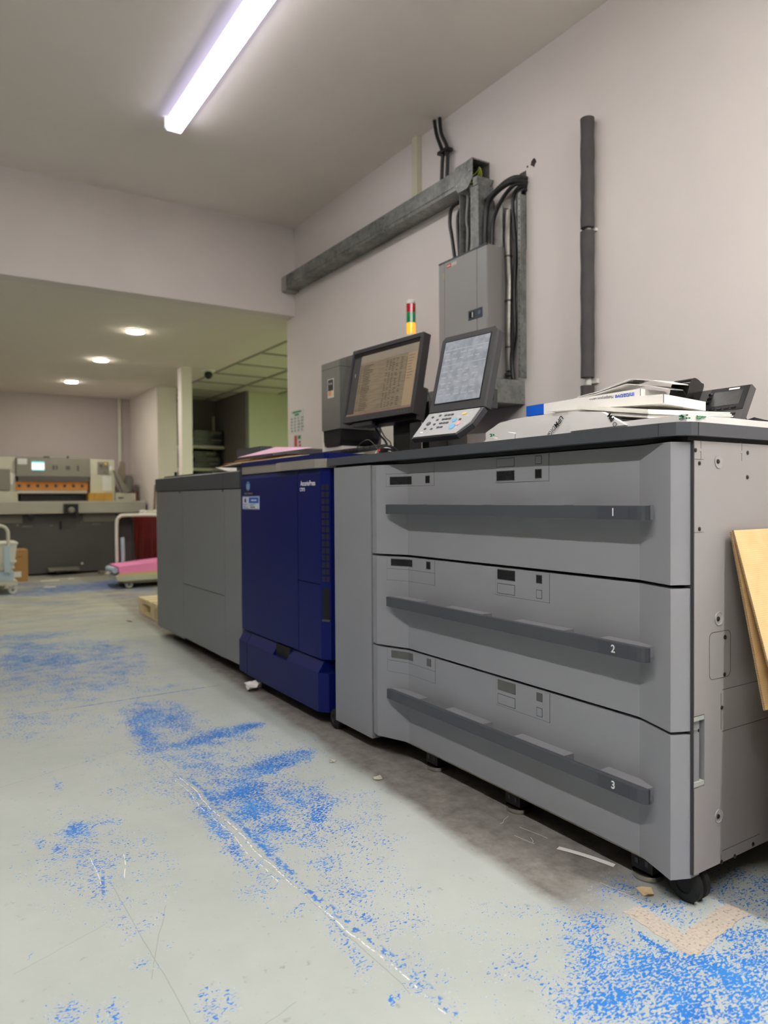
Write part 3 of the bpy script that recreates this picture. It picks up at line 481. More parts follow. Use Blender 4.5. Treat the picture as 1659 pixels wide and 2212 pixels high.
def groove_rect(name,x0,x1,z0,z1,r=.012,y=Y0,parent=t,m=None,w=.0011):
    "rounded rectangle groove line on the side panel"
    P=[]
    for cx,cz,a0 in ((x1-r,z1-r,0),(x0+r,z1-r,90),(x0+r,z0+r,180),(x1-r,z0+r,270)):
        for k in range(5):
            a=math.radians(a0+k*22.5); P.append((cx+r*math.cos(a),cz+r*math.sin(a)))
    bm=new_bm(); n=len(P)
    for i in range(n):
        a,b_=P[i],P[(i+1)%n]; d=V((b_[0]-a[0],b_[1]-a[1])); 
        if d.length<1e-6: continue
        q=V((-d.y,d.x)).normalized()*w/2; e=d.normalized()*w/2
        hexa(bm,[(a[0]-q.x-e.x,y-.0004,a[1]-q.y-e.y),(b_[0]-q.x+e.x,y-.0004,b_[1]-q.y+e.y),(b_[0]-q.x+e.x,y+.002,b_[1]-q.y+e.y),(a[0]-q.x-e.x,y+.002,a[1]-q.y-e.y),(a[0]+q.x-e.x,y-.0004,a[1]+q.y-e.y),(b_[0]+q.x+e.x,y-.0004,b_[1]+q.y+e.y),(b_[0]+q.x+e.x,y+.002,b_[1]+q.y+e.y),(a[0]+q.x-e.x,y+.002,a[1]+q.y-e.y)])
    return obj(name,bm,m or M_dark2,parent)
M_seam=mat('panel seam',(74,72,72),.6,var=.05)
groove_rect('hatch',1.355,1.429,.465,.562,m=M_seam)
bm=new_bm()
for x0,x1,z0,z1 in ((1.3045,1.335,.9155,.9165),(1.3045,1.335,.7685,.7695),(1.400,2.05,.4385,.4398),(1.3955,1.3966,.357,.432),(1.400,2.05,.3515,.3528),(1.400,1.54,.1005,.1015),(1.3955,1.3966,.079,.094),(1.3255,1.3264,.938,.955),(1.3255,1.3264,.916,.932),(1.322,1.326,.954,.955),(1.322,1.326,.931,.932),(1.4687,1.4696,.938,.9535),(1.4687,1.4696,.916,.932),(1.465,1.469,.9535,.9545),(1.465,1.469,.931,.932)):
    obj('panel_seam',B(x0,x1,Y0-.0003,Y0+.002,z0,min(z1,.9545)),M_seam,t)
for x,z in ((1.306,.934),(1.321,.908),(1.321,.776),(1.491,.934),(1.490,.882),(1.409,.548),(1.408,.470),(1.3985,.402),(1.398,.079),(1.446,.078),(1.515,.085)):
    bm=lathe(new_bm(),(x+(.002 if x<1.31 else 0),Y0,z),(0,-1,0),[(0,.0045),(.0012,.0042),(.0022,.0022),(.0024,.0001)],n=14); obj('screw',bm,M_steel if 0 else mat('dark screw',(70,68,66),.3,metal=.8),t,smooth=True)
for x,z in ((1.386,.913),(1.387,.589),(1.388,.178)):
    bm=lathe(new_bm(),(x,Y0,z),(0,-1,0),[(.0005,.0145),(.0018,.0138),(.0018,.0132),(-.001,.0090),(-.0008,.0001)],n=28); dd=obj('dimple',bm,mat('pale dimple rim',(162,158,157),.4),t,smooth=True)
    sub('dimple_screw',lathe(new_bm(),(x-.003,Y0,z),(0,-1,0),[(0,.005),(.0025,.0045),(.0036,.002),(.0037,.0001)],n=14),mat('dark screw',(70,68,66)),dd,smooth=True)
# filler panel left of the drawers
obj('front_filler',B(1.258,1.33,2.034,2.283,.045,.953),M_grey,t,bevel=.0015)
# drawers
def drawer(z0,z1,num,wtop):
    bm=new_bm(); ys=[.886,.904,1.005,1.875,1.99,2.024]
    prz(bm,[(fx(y),y) for y in ys]+[(1.33,2.024),(1.33,.886)],z0,z1)
    d=obj('drawer',bm,M_grey,t,bevel=.0016)
    zt=z1
    # indicator panels: dark outline, plate, windows
    a0,a1=(zt-.069,zt-.001) if True else 0
    def plate(y0,y1,za,zb,split=None):
        sub('panel_outline',face_strip(new_bm(),y0-.0009,y1+.0009,za-.0009,zb,.0003,.003),M_dark2,d)
        if split:
            sub('indicator_panel',face_strip(new_bm(),y0,y1,split+.0006,zb,.0007,.003),M_grey,d); sub('indicator_panel',face_strip(new_bm(),y0,y1,za,split-.0006,.0007,.003),M_grey,d)
        else: sub('indicator_panel',face_strip(new_bm(),y0,y1,za,zb,.0007,.003),M_grey,d)
    def win(y0,y1,za,zb,m):
        sub('window_rim',face_strip(new_bm(),y0-.0018,y1+.0018,za-.0018,zb+.0018,.0011,.003),M_seam if m else M_dark,d)
        sub('window',face_strip(new_bm(),y0,y1,za,zb,.0014,.003),m or M_grey,d)
    bright=M_window2 if num=='3' else M_window
    if wtop:
        plate(1.736,1.951,zt-.075,zt-.0012,zt-.039); win(1.853,1.935,zt-.028,zt-.008,bright); win(1.758,1.776,zt-.028,zt-.008,bright)
        plate(1.268,1.463,zt-.073,zt-.0012); win(1.390,1.455,zt-.030,zt-.006,bright); win(1.294,1.311,zt-.027,zt-.009,bright)
        win(1.391,1.455,zt-.067,zt-.043,None); win(1.294,1.311,zt-.065,zt-.046,None)
    else:
        plate(1.736,1.953,.881,zt-.0012,.9205); win(1.854,1.937,.887,.910,bright); win(1.759,1.778,.889,.909,bright)
        plate(1.269,1.462,.8825,zt-.0012); win(1.391,1.457,.888,.911,bright); win(1.294,1.314,.891,.911,bright)
        win(1.391,1.456,.924,.944,None); win(1.294,1.313,.926,.944,None)
    # long pull bar standing off on four blocks
    hz0,hz1=zt-.1575,zt-.1275
    bm=new_bm(); prz(bm,[(1.253,1.936),(1.2525,.966),(1.2545,.959),(1.261,.955),(1.2665,.955),(1.2665,1.93)],hz0,hz1)
    h=obj('pull_handle',bm,M_dark,t,bevel=.0012)
    for a,b_ in ((1.772,1.932),(1.48,1.65),(1.19,1.365),(.958,1.088)):
        yy=[a,b_]; pts=[(1.2662,a+.002),(1.2662,b_-.002)]+[(fx(y)+.001,y) for y in ([b_,1.875,a] if a<1.875<b_ else ([b_,1.005,a] if a<1.005<b_ else [b_,a]))]
        bm=new_bm(); prz(bm,pts,hz0+.002,hz1+.0015); sub('standoff_block',bm,M_grey,h,'light grey block holding the bar',bevel=.001)
    sub('bar_ledge',prz(new_bm(),[(1.2662,.958),(1.2662,1.932),(fx(1.932)+.001,1.932),(1.298,1.875),(1.298,1.005),(fx(.958)+.001,.958)],hz0+.001,hz0+.006),M_grey,h)
    sub('number_plate',B(1.2521,1.254,.998,1.080,hz0+.002,hz1-.002),M_plate,h)
    sub('blank_plate',B(1.2523,1.254,.977,.9975,hz0+.0025,hz1-.0025),M_plate,h)
    text('number',num,.0235,AISLE,-1.0385,(hz0+hz1)/2+.0003,-1.2519,M_lettering,h,'white numeral '+num,sx=.95,bold=.0004)
drawer(.664,.9505,'1',False); drawer(.3685,.6565,'2',True); drawer(.069,.3615,'3',True)
obj('base_rail',B(1.302,1.34,.93,2.0,.0625,.078),mat('beige base rail',(150,148,130),.6),t)
# feet and castors
def castor(y,x,r=.034,parent=None,zt=.08):
    c=obj('castor',B(x-.010,x+.010,y-.012,y+.014,.045,zt),M_black,parent,'black swivel castor')
    for s in (-1,1):
        sub('castor_wheel',lathe(new_bm(),(x+s*.004,y,r),(s,0,0),[(0,r*.9),(.002,r),(.014,r),(.017,r*.86),(.0175,r*.5),(.015,r*.45),(.015,.004)],n=30),M_rubber,c,smooth=True)
castor(.918,1.345,.037,t); castor(.955,1.98,.036,t); castor(2.2,1.37,.036,t)
for y in (1.025,1.437,1.80):
    f=obj('levelling_foot',lathe(new_bm(),(1.352,y,0),(0,0,1),[(0,.030),(.002,.034),(.012,.034),(.014,.031),(.014,.012),(.03,.012)],n=36),M_chrome,t,'shiny round levelling foot',smooth=True)
    bm=new_bm(); box(bm,1.33,1.372,y-.028,y+.028,.018,.08); sub('foot_bracket',bm,M_black,f)
    bm=new_bm(); 
    for q in (-.013,.013): box(bm,1.3285,1.3305,y+q-.004,y+q+.004,.03,.042)
    sub('adjuster_nut',bm,M_dark,f)
# worktop
t=thing('worktop','dark grey worktop slab lying across the drawer cabinet','worktop',(1.66,1.6,.955))
bm=new_bm(); prz(bm,[(1.257,2.335),(1.257,.925),(1.264,.893),(1.285,.874),(1.305,.8705),(2.06,.8705),(2.06,2.335)],.9625,.9893); obj('slab',bm,M_dark,t,bevel=.0018)
bm=new_bm(); box(bm,1.29,2.04,.885,2.32,.9535,.9625); obj('underlay',bm,M_gap,t)
bm=new_bm(); box(bm,1.2566,1.259,.9283,.9292,.963,.989); box(bm,1.3035,1.3044,.870,.872,.963,.989); obj('joint_line',bm,M_gap,t)
# ================================================================ blue digital press
t=press=thing('digital_press','deep blue digital printing press with steel top rail','machine',(1.65,2.75,0))
obj('body',B(1.306,2.05,2.352,3.17,.05,.985),M_blued,t)
bm=new_bm(); box(bm,1.305,2.05,2.287,2.3515,.05,.952); obj('rear_column',bm,M_blued,t)
bm=new_bm(); box(bm,1.304,1.306,2.337,2.339,.21,.90); box(bm,1.3035,1.306,2.29,2.339,.9,.902); box(bm,1.3035,1.306,2.29,2.339,.40,.402); obj('column_trim',bm,M_dark,t)
def door(name,y0,y1,z0,z1,chtop=False,chright=False,bev=.0015,parent=t):
    bm=new_bm()
    if chtop:
        prism(bm,[(1.255,z0),(1.255,z1-.022),(1.268,z1),(1.31,z1),(1.31,z0)],lambda p:(p[0],y0,p[1]),lambda p:(p[0],y1,p[1]))
    else: box(bm,1.255,1.31,y0,y1,z0,z1)
    return obj(name,bm,M_blue,parent,bevel=bev)
d=door('front_door',2.578,3.168,.247,.958,True)
door('upper_side_door',2.386,2.574,.526,.958,True)
door('lower_side_door',2.386,2.574,.246,.522)
# angled end with vents
bm=new_bm(); prz(bm,[(1.2552,2.386),(1.279,2.352),(1.32,2.352),(1.32,2.386)],.246,.955); e=obj('angled_corner',bm,M_blue,t)
C1=Fr((1.2552,2.386,0),(.0238,-.034,0),(0,0,1))
bm=new_bm(); 
for k in range(14):
    z=.535+k*.0262
    for c0 in (.006,.0225): fbox(bm,C1,c0,c0+.0145,z,z+.021,.0002,.0012)
v=obj('vent_grille',bm,mat('vent dark',(16,17,40),.6,var=.2),t)
bm=new_bm()
for k in range(14):
    z=.535+k*.0262
    for c0 in (.006,.0225):
        for j in range(3): fbox(bm,C1,c0+.001,c0+.0135,z+.003+j*.006,z+.005+j*.006,.0012,.003)
sub('vent_slat',bm,mat('vent slat',(44,46,76),.5),v)
bm=FB(C1,.008,.036,.395,.512,.0003,.0015); hp=obj('grip_recess',bm,M_gap,t); bm=FB(C1,.006,.038,.388,.395,.0003,.005); sub('grip_lip',bm,M_dark,hp)
# pull-out base with angled top and finger slot
def basepr(y0,y1,nm,z0=.052):
    bm=new_bm(); prism(bm,[(1.240,z0),(1.240,.196),(1.268,.240),(1.31,.240),(1.31,z0)],lambda p:(p[0],y0,p[1]),lambda p:(p[0],y1,p[1])); return bm
obj('base_cover',basepr(3.078,3.17,0,.056),M_blue,t,bevel=.0015)
bm=basepr(2.79,3.074,0,.052)
q=basepr(2.384,2.655,0); me_=bpy.data.meshes.new('q'); q.to_mesh(me_); q.free(); bm.from_mesh(me_); bpy.data.meshes.remove(me_)
prism(bm,[(1.240,.052),(1.240,.192),(1.252,.192),(1.31,.192),(1.31,.052)],lambda p:(p[0],2.655,p[1]),lambda p:(p[0],2.79,p[1]))
bm2=bm; obj('base_drawer',bm2,M_blue,t)
obj('finger_recess',B(1.2535,1.31,2.657,2.788,.1925,.2395),M_gap,t)
bm=new_bm(); prz(bm,[(1.240,2.384),(1.268,2.352),(1.32,2.352),(1.32,2.384)],.052,.196); obj('base_corner',bm,M_blue,t)
# steel rail across the top
bm=new_bm(); prz(bm,[(1.262,3.17),(1.262,2.79),(1.250,2.765),(1.240,2.70),(1.240,2.40),(1.262,2.352),(1.30,2.345),(1.3055,3.17)],.958,.991); obj('steel_rail',bm,M_steel,t,'brushed steel rail',bevel=.001)
bm=new_bm(); prz(bm,[(1.258,3.172),(1.258,2.36),(1.27,2.342),(2.06,2.342),(2.06,3.172)],.9915,1.0115); obj('top_cover',bm,M_blue,t,bevel=.0015)
castor(2.318,1.292,.036,t,.05); castor(3.05,1.36,.034,t)
obj('frame_foot',B(1.36,1.40,3.00,3.03,0,.06),M_gap,t)
# logo and lettering
F=AISLE
def disc(c,ru,rv,w0,w1,n=28):
    bm=new_bm(); fprism(bm,F,[(c[0]+ru*math.cos(6.2832*i/n),c[1]+rv*math.sin(6.2832*i/n)) for i in range(n)],w0,w1); return bm
lg=obj('logo_disc',disc((-3.081,.903),.0225,.0215,-1.2552,-1.2545),mat('logo blue',(60,130,190),.3,var=.02),d)
bm=new_bm()
for k in range(4): fbox(bm,F,-3.081-.019+k*.001,-3.081+.019-k*.001,.907-k*.0055,.9085-k*.0055,-1.2546,-1.2542)
sub('logo_stripe',bm,M_lettering,lg) if False else None
bm.free()
bm=new_bm()
for k in range(4): fbox(bm,F,-3.081-.019+k*.001,-3.081+.019-k*.001,.908-k*.0055,.9095-k*.0055,-1.2546,-1.2542)
obj('logo_stripe',bm,M_lettering,d)
text('brand_lettering','KONICA MINOLTA',.0125,F,-3.078,.869,-1.2547,M_silverink,d,'silver brand lettering',sx=.9)
text('model_lettering','AccurioPress',.027,F,-2.486,.9025,-1.2547,M_lettering,t,'white model lettering',sx=.86,bold=.0006)
text('model_lettering','C7090',.019,F,-2.533,.879,-1.2547,M_lettering,t,'white model number',sx=.86,bold=.0005)
st=thing('service_sticker','small blue and white service sticker on the blue door','sticker',(1.2545,3.05,.828))
obj('backing',FB(F,-3.148,-2.953,.798,.858,-1.2548,-1.2544),mat('sticker white',(214,222,240),.4),st)
obj('blue_band',FB(F,-3.072,-2.960,.826,.852,-1.2545,-1.2542),mat('sticker blue',(44,104,196),.4),st)
bm=new_bm(); fbox(bm,F,-3.146,-2.955,.8545,.857,-1.2545,-1.2542); fbox(bm,F,-3.146,-2.955,.799,.8015,-1.2545,-1.2542); obj('border_line',bm,mat('sticker navy',(60,70,150),.4),st)
obj('logo_disc',disc((-3.115,.838),.011,.010,-1.2545,-1.2542),mat('sticker navy',(60,70,150)),st)
bm=new_bm()
for z,a,b_ in ((.820,-3.138,-3.095),(.811,-3.138,-3.108),(.805,-3.138,-3.085),(.820,-3.055,-3.0),(.815,-3.065,-3.02)): fbox(bm,F,a,b_,z,z+.0018,-1.2545,-1.2542)
obj('small_print',bm,mat('sticker navy',(60,70,150)),st)
print_row('sticker_heading',F,-3.045,-2.985,.839,.006,-1.2541,M_lettering,st,2)
obj('code_box',FB(F,-3.07,-2.985,.8025,.8135,-1.2545,-1.2543),M_white,st)
print_row('sticker_code',F,-3.055,-3.0,.808,.006,-1.2541,M_inkblack,st,3)
# ================================================================ grey finisher
t=fin=thing('finisher_unit','mid grey finishing machine at the far end of the blue machine','machine',(1.65,3.9,0))
obj('body',B(1.285,2.05,3.185,4.585,.055,.90),M_gap,t)
obj('side_panel',B(1.262,2.05,4.585,4.598,.055,.90),M_grey,t)
M_fin=mat('finisher grey plastic',(134,136,138),.5,var=.03,scale=4,bump=.15,bscale=900)
obj('front_panel',B(1.26,1.30,4.066,4.596,.055,.893),M_fin,t,bevel=.0015)
obj('upper_door',B(1.26,1.30,3.402,4.062,.372,.893),M_fin,t,bevel=.0015)
obj('lower_door',B(1.26,1.30,3.402,4.062,.064,.368),M_fin,t,bevel=.0015)
obj('front_panel',B(1.26,1.30,3.188,3.398,.066,.893),M_fin,t,bevel=.0015)
bm=new_bm(); prism(bm,[(1.255,.897),(1.255,.974),(1.262,.978),(2.05,.978),(2.05,.897)],lambda p:(p[0],3.401,p[1]),lambda p:(p[0],4.600,p[1])); obj('top_cover',bm,M_dark,t,bevel=.0015)
bm=new_bm(); prism(bm,[(1.255,.897),(1.255,.974),(1.262,.978),(2.05,.978),(2.05,.897)],lambda p:(p[0],3.186,p[1]),lambda p:(p[0],3.398,p[1])); obj('top_cover',bm,M_dark,t,bevel=.0015)
bm=new_bm()
for y in (4.11,3.42): prism(bm,[(1.2595,.882),(1.2595,.893),(1.262,.893),(1.262,.882)],lambda p:(p[0],y-.006,p[1]),lambda p:(p[0],y+.006,p[1]))
obj('hinge_notch',bm,M_gap,t)
for y in (4.3,3.3): castor(y,1.36,.03,t)
# upright relay box on the finisher
t=thing('relay_unit','low dark grey box unit standing on the finishing machine top','machine',(1.7,3.46,.978))
obj('housing',B(1.412,1.47,3.30,3.62,.9785,1.104),M_dark,t,bevel=.002); obj('rear_housing',B(1.474,2.0,3.302,3.62,.9785,1.100),mat('mid grey plastic',(104,104,104),.5),t,bevel=.002)
# small paper tray and slips on the finisher
t=thing('output_tray','thin grey paper tray lying along the finishing machine top','tray',(1.5,4.1,.978))
obj('plate',B(1.30,1.9,3.68,4.56,.979,.990),M_dark,t,bevel=.001); obj('knob',CY((1.33,4.42,.99),(1.33,4.42,1.014),.008),M_black,t)
bm=new_bm(); prism(bm,[(3.66,.992),(3.66,.994),(3.86,1.022),(3.86,1.020)],lambda p:(1.38,p[0],p[1]),lambda p:(1.5,p[0],p[1])); tag(obj('paper_slip',bm,M_white),'small white slip propped at the end of the grey tray','paper')
# ================================================================ papers across the blue machine top
ys=[(2.52,3.42),(2.6,3.50),(2.7,3.56),(2.9,3.60),(2.75,3.50),(3.0,3.60),(2.86,3.48)]
ms=[M_white,M_manila,M_tanp,M_tanp,M_manila,M_tanp,M_manila]
lb=['white sheet at the bottom of the folder pile on the blue machine','cream folder just above the bottom sheet of the pile','tan folder, lower of the three brown ones in the pile','tan folder in the middle of the pile on the blue machine','cream folder between the brown ones of the pile','tan folder, upper brown one of the pile','crumpled cream folder on top of the pile under the pink sheet']
zb=1.0125
for i,((a,b_),m_,l_) in enumerate(zip(ys,ms,lb)):
    n=10; bm=new_bm(); th=.0024; z=zb+i*.0040
    top=[(a+(b_-a)*k/n, z+.004*math.sin(k*.9+i)*(k/n)*.5-.000*(k/n)) for k in range(n+1)]
    top=[(y,zz-(.014-.0012*i)*max(0,(y-3.2)/.4)**1.3) for y,zz in top]
    # keep clear of the press top where it lies on it
    top=[(y,max(zz,1.0125+i*.0036) if y<3.17 else zz) for y,zz in top]
    prism(bm,[(y,zz) for y,zz in top]+[(y,zz+th) for y,zz in reversed(top)],lambda p:(1.272+.012*i,p[0],p[1]),lambda p:(1.405,p[0],p[1]+.003))
    tag(obj('folder_sheet',bm,m_),l_,'folder' if i else 'paper',group='folders piled on the blue machine')
bm=new_bm(); hexa(bm,[(1.285,2.50,1.0405),(1.285,3.28,1.0425),(1.41,3.12,1.086),(1.41,2.72,1.056),(1.285,2.50,1.0415),(1.285,3.28,1.0435),(1.41,3.12,1.0872),(1.41,2.72,1.0572)])
tag(obj('pink_sheet',bm,M_pink),'pale pink sheet lying on top of the folders','paper')
# ================================================================ monitor, tower, control panel
def tilt(o,az,t):
    a=math.radians(az); T=math.radians(t); h=V((math.cos(a),math.sin(a),0))
    return Fr(o,(math.sin(a),-math.cos(a),0),h*math.sin(T)+V((0,0,math.cos(T))))
F=tilt((1.60,2.817,1.179),5,11); W_,H_=.482,.332
t=thing('computer_monitor','black widescreen monitor on a post showing a beige page of text lines','monitor',(1.73,2.53,1.0115))
bm=new_bm(); fbox(bm,F,0,W_,0,H_,-.036,-.002)
obj('back_shell',bm,M_black,t,bevel=.003)
bm=new_bm()
for a in ((0,.015,0,H_),(W_-.015,W_,0,H_),(.015,W_-.015,0,.026),(.015,W_-.015,H_-.017,H_)): fbox(bm,F,*a,-.002,.004)
obj('bezel',bm,M_dark2,t)
obj('screen_border',FB(F,.015,W_-.015,.026,H_-.017,-.002,.0005),M_black,t)
sc=obj('screen',FB(F,.072,.400,.036,.262,.0005,.0009),M_scr,t,'beige page of text lines')
sub('sidebar',FB(F,.019,.0715,.036,.290,.0005,.001),M_scrd,sc); sub('page_header',FB(F,.0725,.463,.262,.296,.0005,.001),M_scrt,sc)
sub('page_right_column',FB(F,.401,.463,.036,.2615,.0005,.001),mat('monitor page right',(140,122,98),.25,emit=(140,122,98),strength=.4,var=.04),sc)
sub('top_bar',FB(F,.016,.466,.2965,.3145,.0005,.001),M_scrk,sc); sub('task_bar',FB(F,.016,.466,.027,.0355,.0005,.001),mat('monitor task bar',(120,96,84),.3,emit=(120,96,84),strength=.3),sc)
bm=new_bm(); rr=random.Random(3)
for k in range(26):
    v=.046+k*.0080
    fbox(bm,F,.080,.080+.010,v,v+.0024,.0009,.0012); fbox(bm,F,.098,.098+.04+.035*rr.random(),v,v+.0024,.0009,.0012)
    for c0 in (.262,.284,.304,.330,.360): 
        if rr.random()<.85: fbox(bm,F,c0,c0+.008+.008*rr.random(),v,v+.0024,.0009,.0012)
for k in range(9): fbox(bm,F,.408,.408+.02+.025*rr.random(),.15+k*.012,.1515+k*.012,.001,.0012)
fbox(bm,F,.40,.4008,.14,.24,.001,.0013)
sub('text_line',bm,M_scrn,sc)
sub('side_icon',FB(F,.040,.043,.205,.222,.001,.0013),M_touchl,sc)
bm=new_bm()
for k in range(4): cyl(bm,F.p(W_-.03-.020*k,.012,.004),F.p(W_-.03-.020*k,.012,.006),.0035,n=12)
obj('button',bm,M_dark,t)
print_row('maker_mark',F,.018,.038,H_-.008,.004,.0042,M_ink,t,4)
obj('rear_bulge',FB(F,.10,W_-.015,-.014,.12,-.075,-.034),M_black,t,bevel=.012)
bm=new_bm(); box(bm,1.715,1.775,2.462,2.585,1.013,1.30); obj('post',bm,M_black,t,bevel=.002)
obj('post_seam',B(1.7145,1.716,2.462,2.585,1.115,1.1165),M_dark2,t)
obj('post_base',B(1.66,1.86,2.40,2.66,1.0118,1.022),M_black,t,bevel=.002)
obj('sound_bar',FB(F,.06,.20,-.018,-.001,-.05,-.01),M_dark2,t)
tag(obj('monitor_cable',tube(new_bm(),[(1.69,2.70,1.165),(1.695,2.66,1.12),(1.70,2.62,1.085),(1.705,2.605,1.03),(1.70,2.61,1.018)],.0045),M_cable,smooth=True),'thick black cable hanging down behind the widescreen monitor','cable')
tag(obj('monitor_cable',tube(new_bm(),[(1.69,2.66,1.16),(1.70,2.63,1.11),(1.708,2.60,1.085),(1.71,2.592,1.06)],.0025),M_cable,smooth=True),'thin black cable beside the monitor post','cable')
# controller tower hung on a white pedestal
t=thing('print_controller','graphite controller tower with black rounded foot on a white pedestal','computer',(1.83,2.97,1.0115))
bm=new_bm(); prism(bm,[(1.62,1.164),(1.62,1.478),(1.70,1.508),(1.84,1.508),(1.84,1.164)],lambda p:(p[0],2.88,p[1]),lambda p:(p[0],3.055,p[1])); cs=obj('casing',bm,M_tgrey,t,bevel=.002)
bm=new_bm(); prism(bm,[(1.6195,1.4475),(1.6195,1.449),(1.842,1.449),(1.842,1.4475)],lambda p:(p[0],2.8794,p[1]),lambda p:(p[0],3.0555,p[1])); sub('cap_seam',bm,M_gap,cs)
bm=new_bm(); pr=[(2.885,1.163),(2.886,1.115),(2.893,1.096),(2.91,1.087),(3.02,1.087),(3.04,1.096),(3.048,1.115),(3.05,1.163)]
# rounded in both directions: three stacked slices
prx(bm,pr,1.626,1.80)
pr2=[(2.885,1.163),(2.886,1.125),(2.9,1.1),(3.03,1.1),(3.046,1.125),(3.05,1.163)]; prx(bm,pr2,1.80,1.835)
obj('foot_skirt',bm,M_mesh,t,'black rounded foot')
bm=new_bm(); box(bm,1.632,2.078,2.886,3.075,1.0118,1.086); box(bm,1.632,1.8,3.057,3.075,1.086,1.458); box(bm,1.845,2.078,2.886,3.075,1.086,1.425); obj('pedestal',bm,M_cream,t,'white pedestal cabinet')
lb_=obj('badge',FB(AISLE,-2.995,-2.935,1.312,1.40,-1.6203,-1.6195),mat('badge silver',(214,212,206),.35),t,'small black and silver badge')
sub('badge_face',FB(AISLE,-2.990,-2.941,1.345,1.396,-1.6197,-1.6191),M_gloss,lb_)
text('badge_lettering','IC-315L',.013,AISLE,-2.9655,1.377,-1.6190,M_lettering,lb_,sx=.8)
sub('badge_colour',FB(AISLE,-2.99,-2.960,1.322,1.343,-1.6197,-1.6191),mat('badge orange',(226,140,110),.4),lb_)
sub('badge_colour',FB(AISLE,-2.955,-2.944,1.318,1.340,-1.6197,-1.6191),mat('badge yellow',(230,200,110),.4),lb_)
# signal tower
t=thing('signal_light','stacked signal light, red green and amber under a white cap','signal light',(2.095,2.86,1.0115))
sx_,sy_=2.10,2.998
def seg(z0,z1,r=.0235): return lathe(new_bm(),(sx_,sy_,z0),(0,0,1),[(0,r),(z1-z0,r)],n=32)
ORG[t.name]=V((sx_,sy_,1.0115)); t.location=(sx_,sy_,1.0115)
obj('pole',CY((sx_,sy_,1.012),(sx_,sy_,1.655),.010),M_chrome,t)
obj('base_collar',seg(1.645,1.668),M_bin,t,smooth=True)
def lens(nm,col,em,st,z0,z1): obj(nm,seg(z0,z1),mat(nm+' plastic',col,.15,emit=em,strength=st,coat=.5,scale=60,var=.12,stretch=(1,1,6)),t,smooth=True)
lens('amber_lens',(240,150,30),(255,170,40),1.1,1.668,1.724); lens('green_lens',(16,130,78),(16,120,70),.12,1.7245,1.776); lens('red_lens',(170,20,40),(150,14,34),.12,1.7765,1.820)
obj('cap',lathe(new_bm(),(sx_,sy_,1.8205),(0,0,1),[(0,.0238),(.014,.0238),(.018,.021),(.0185,.001)],n=32),M_bin,t,smooth=True)
# control panel
t=thing('control_panel','machine touch panel with silver keypad, on a short grey post','control panel',(1.53,2.0,.9893))
F=tilt((1.45,1.967,1.128),8,15); W_,H_=.243,.270
pts=[(0,0),(W_,0),(W_,H_-.012),(W_-.012,H_),(.012,H_),(0,H_-.012)]
bm=new_bm(); fprism(bm,F,pts,-.034,-.012); obj('rear_shell',bm,M_dark2,t,bevel=.003)
bm=new_bm(); fprism(bm,F,pts,-.0115,0); obj('screen_housing',bm,mat('panel grey plastic',(72,72,75),.42),t,bevel=.003)
obj('screen_frame',FB(F,.016,W_-.022,.026,H_-.018,0,.001),M_black,t)
sc=obj('touch_screen',FB(F,.0195,W_-.0255,.030,H_-.022,.001,.0016),M_touch,t,'grey lit touch screen')
bm=new_bm(); rr=random.Random(5)
for k in range(8):
    v=.055+k*.021
    for j in range(5): fbox(bm,F,.03+j*.034,.03+j*.034+.012+.014*rr.random(),v,v+.0025,.0016,.0018)
sub('screen_text',bm,M_touchl,sc); bm=new_bm(); fbox(bm,F,.022,.215,.16,.1625,.0016,.0018); fbox(bm,F,.022,.215,.215,.217,.0016,.0018); sub('screen_line',bm,M_touchl,sc)
K=tilt(F.p(0,0,0)-tilt((0,0,0),8,42).v*.118,8,42)
kp=[(-.006,0),(W_-.045,0),(W_-.006,.045),(W_,.118),(0,.118)]
bm=new_bm(); fprism(bm,K,kp,-.022,-.003); obj('keypad_base',bm,M_dark2,t,bevel=.002)
bm=new_bm(); fprism(bm,K,[(0,.004),(W_-.05,.004),(W_-.016,.05),(W_-.012,.112),(.004,.112)],-.003,.0005); kf=obj('keypad_plate',bm,M_key,t,'silver keypad plate',bevel=.0008)
bm=new_bm()
def key(u,v,w=.008,h=.006): fbox(bm,K,u-w/2,u+w/2,v-h/2,v+h/2,.0005,.003)
for r_ in range(4):
    for c_ in range(3):
        if r_==3 and c_==2: continue
        key(.095+c_*.0145,.094-r_*.0185,.010)
for v in (.096,.076,.055,.034): key(.068,v)
for v in (.092,.038): key(.036,v)
key(.175,.066)
sub('key',bm,M_dark2,kf)
def rb(u,v,r,m_,nm,rv=None):
    b_=new_bm(); fprism(b_,K,[(u+r*math.cos(6.283*i/20),v+(rv or r)*math.sin(6.283*i/20)) for i in range(20)],.0005,.0025); sub(nm,b_,m_,kf)
rb(.158,.036,.0125,M_btnblue,'start_button'); rb(.150,.066,.0095,M_btnblue,'blue_button'); rb(.178,.048,.009,M_btnpink,'stop_button'); rb(.178,.092,.010,M_yel,'power_button',.006)
rb(.036,.062,.0085,M_dark2,'dial_ring'); rb(.036,.062,.006,M_key,'dial_centre')
bm=new_bm(); fbox(bm,K,.024,.036,.018,.024,.0005,.0022); 
for u,v in ((.205,.094),(.20,.078),(.205,.045),(.178,.030),(.04,.104),(.07,.107),(.105,.107),(.158,.082),(.06,.066)): fbox(bm,K,u-.005,u+.005,v-.0008,v+.0008,.0005,.001)
sub('keypad_marking',bm,M_lettering,kf)
bm=new_bm(); lathe(bm,F.p(W_*.62,.055,-.036)-F.w*.026+V((0,0,-.026)),(0,0,1),[(0,.030),(.055,.032),(.058,.034),(.063,.034)],n=30)
obj('swivel_hub',bm,M_dark,t,smooth=True)
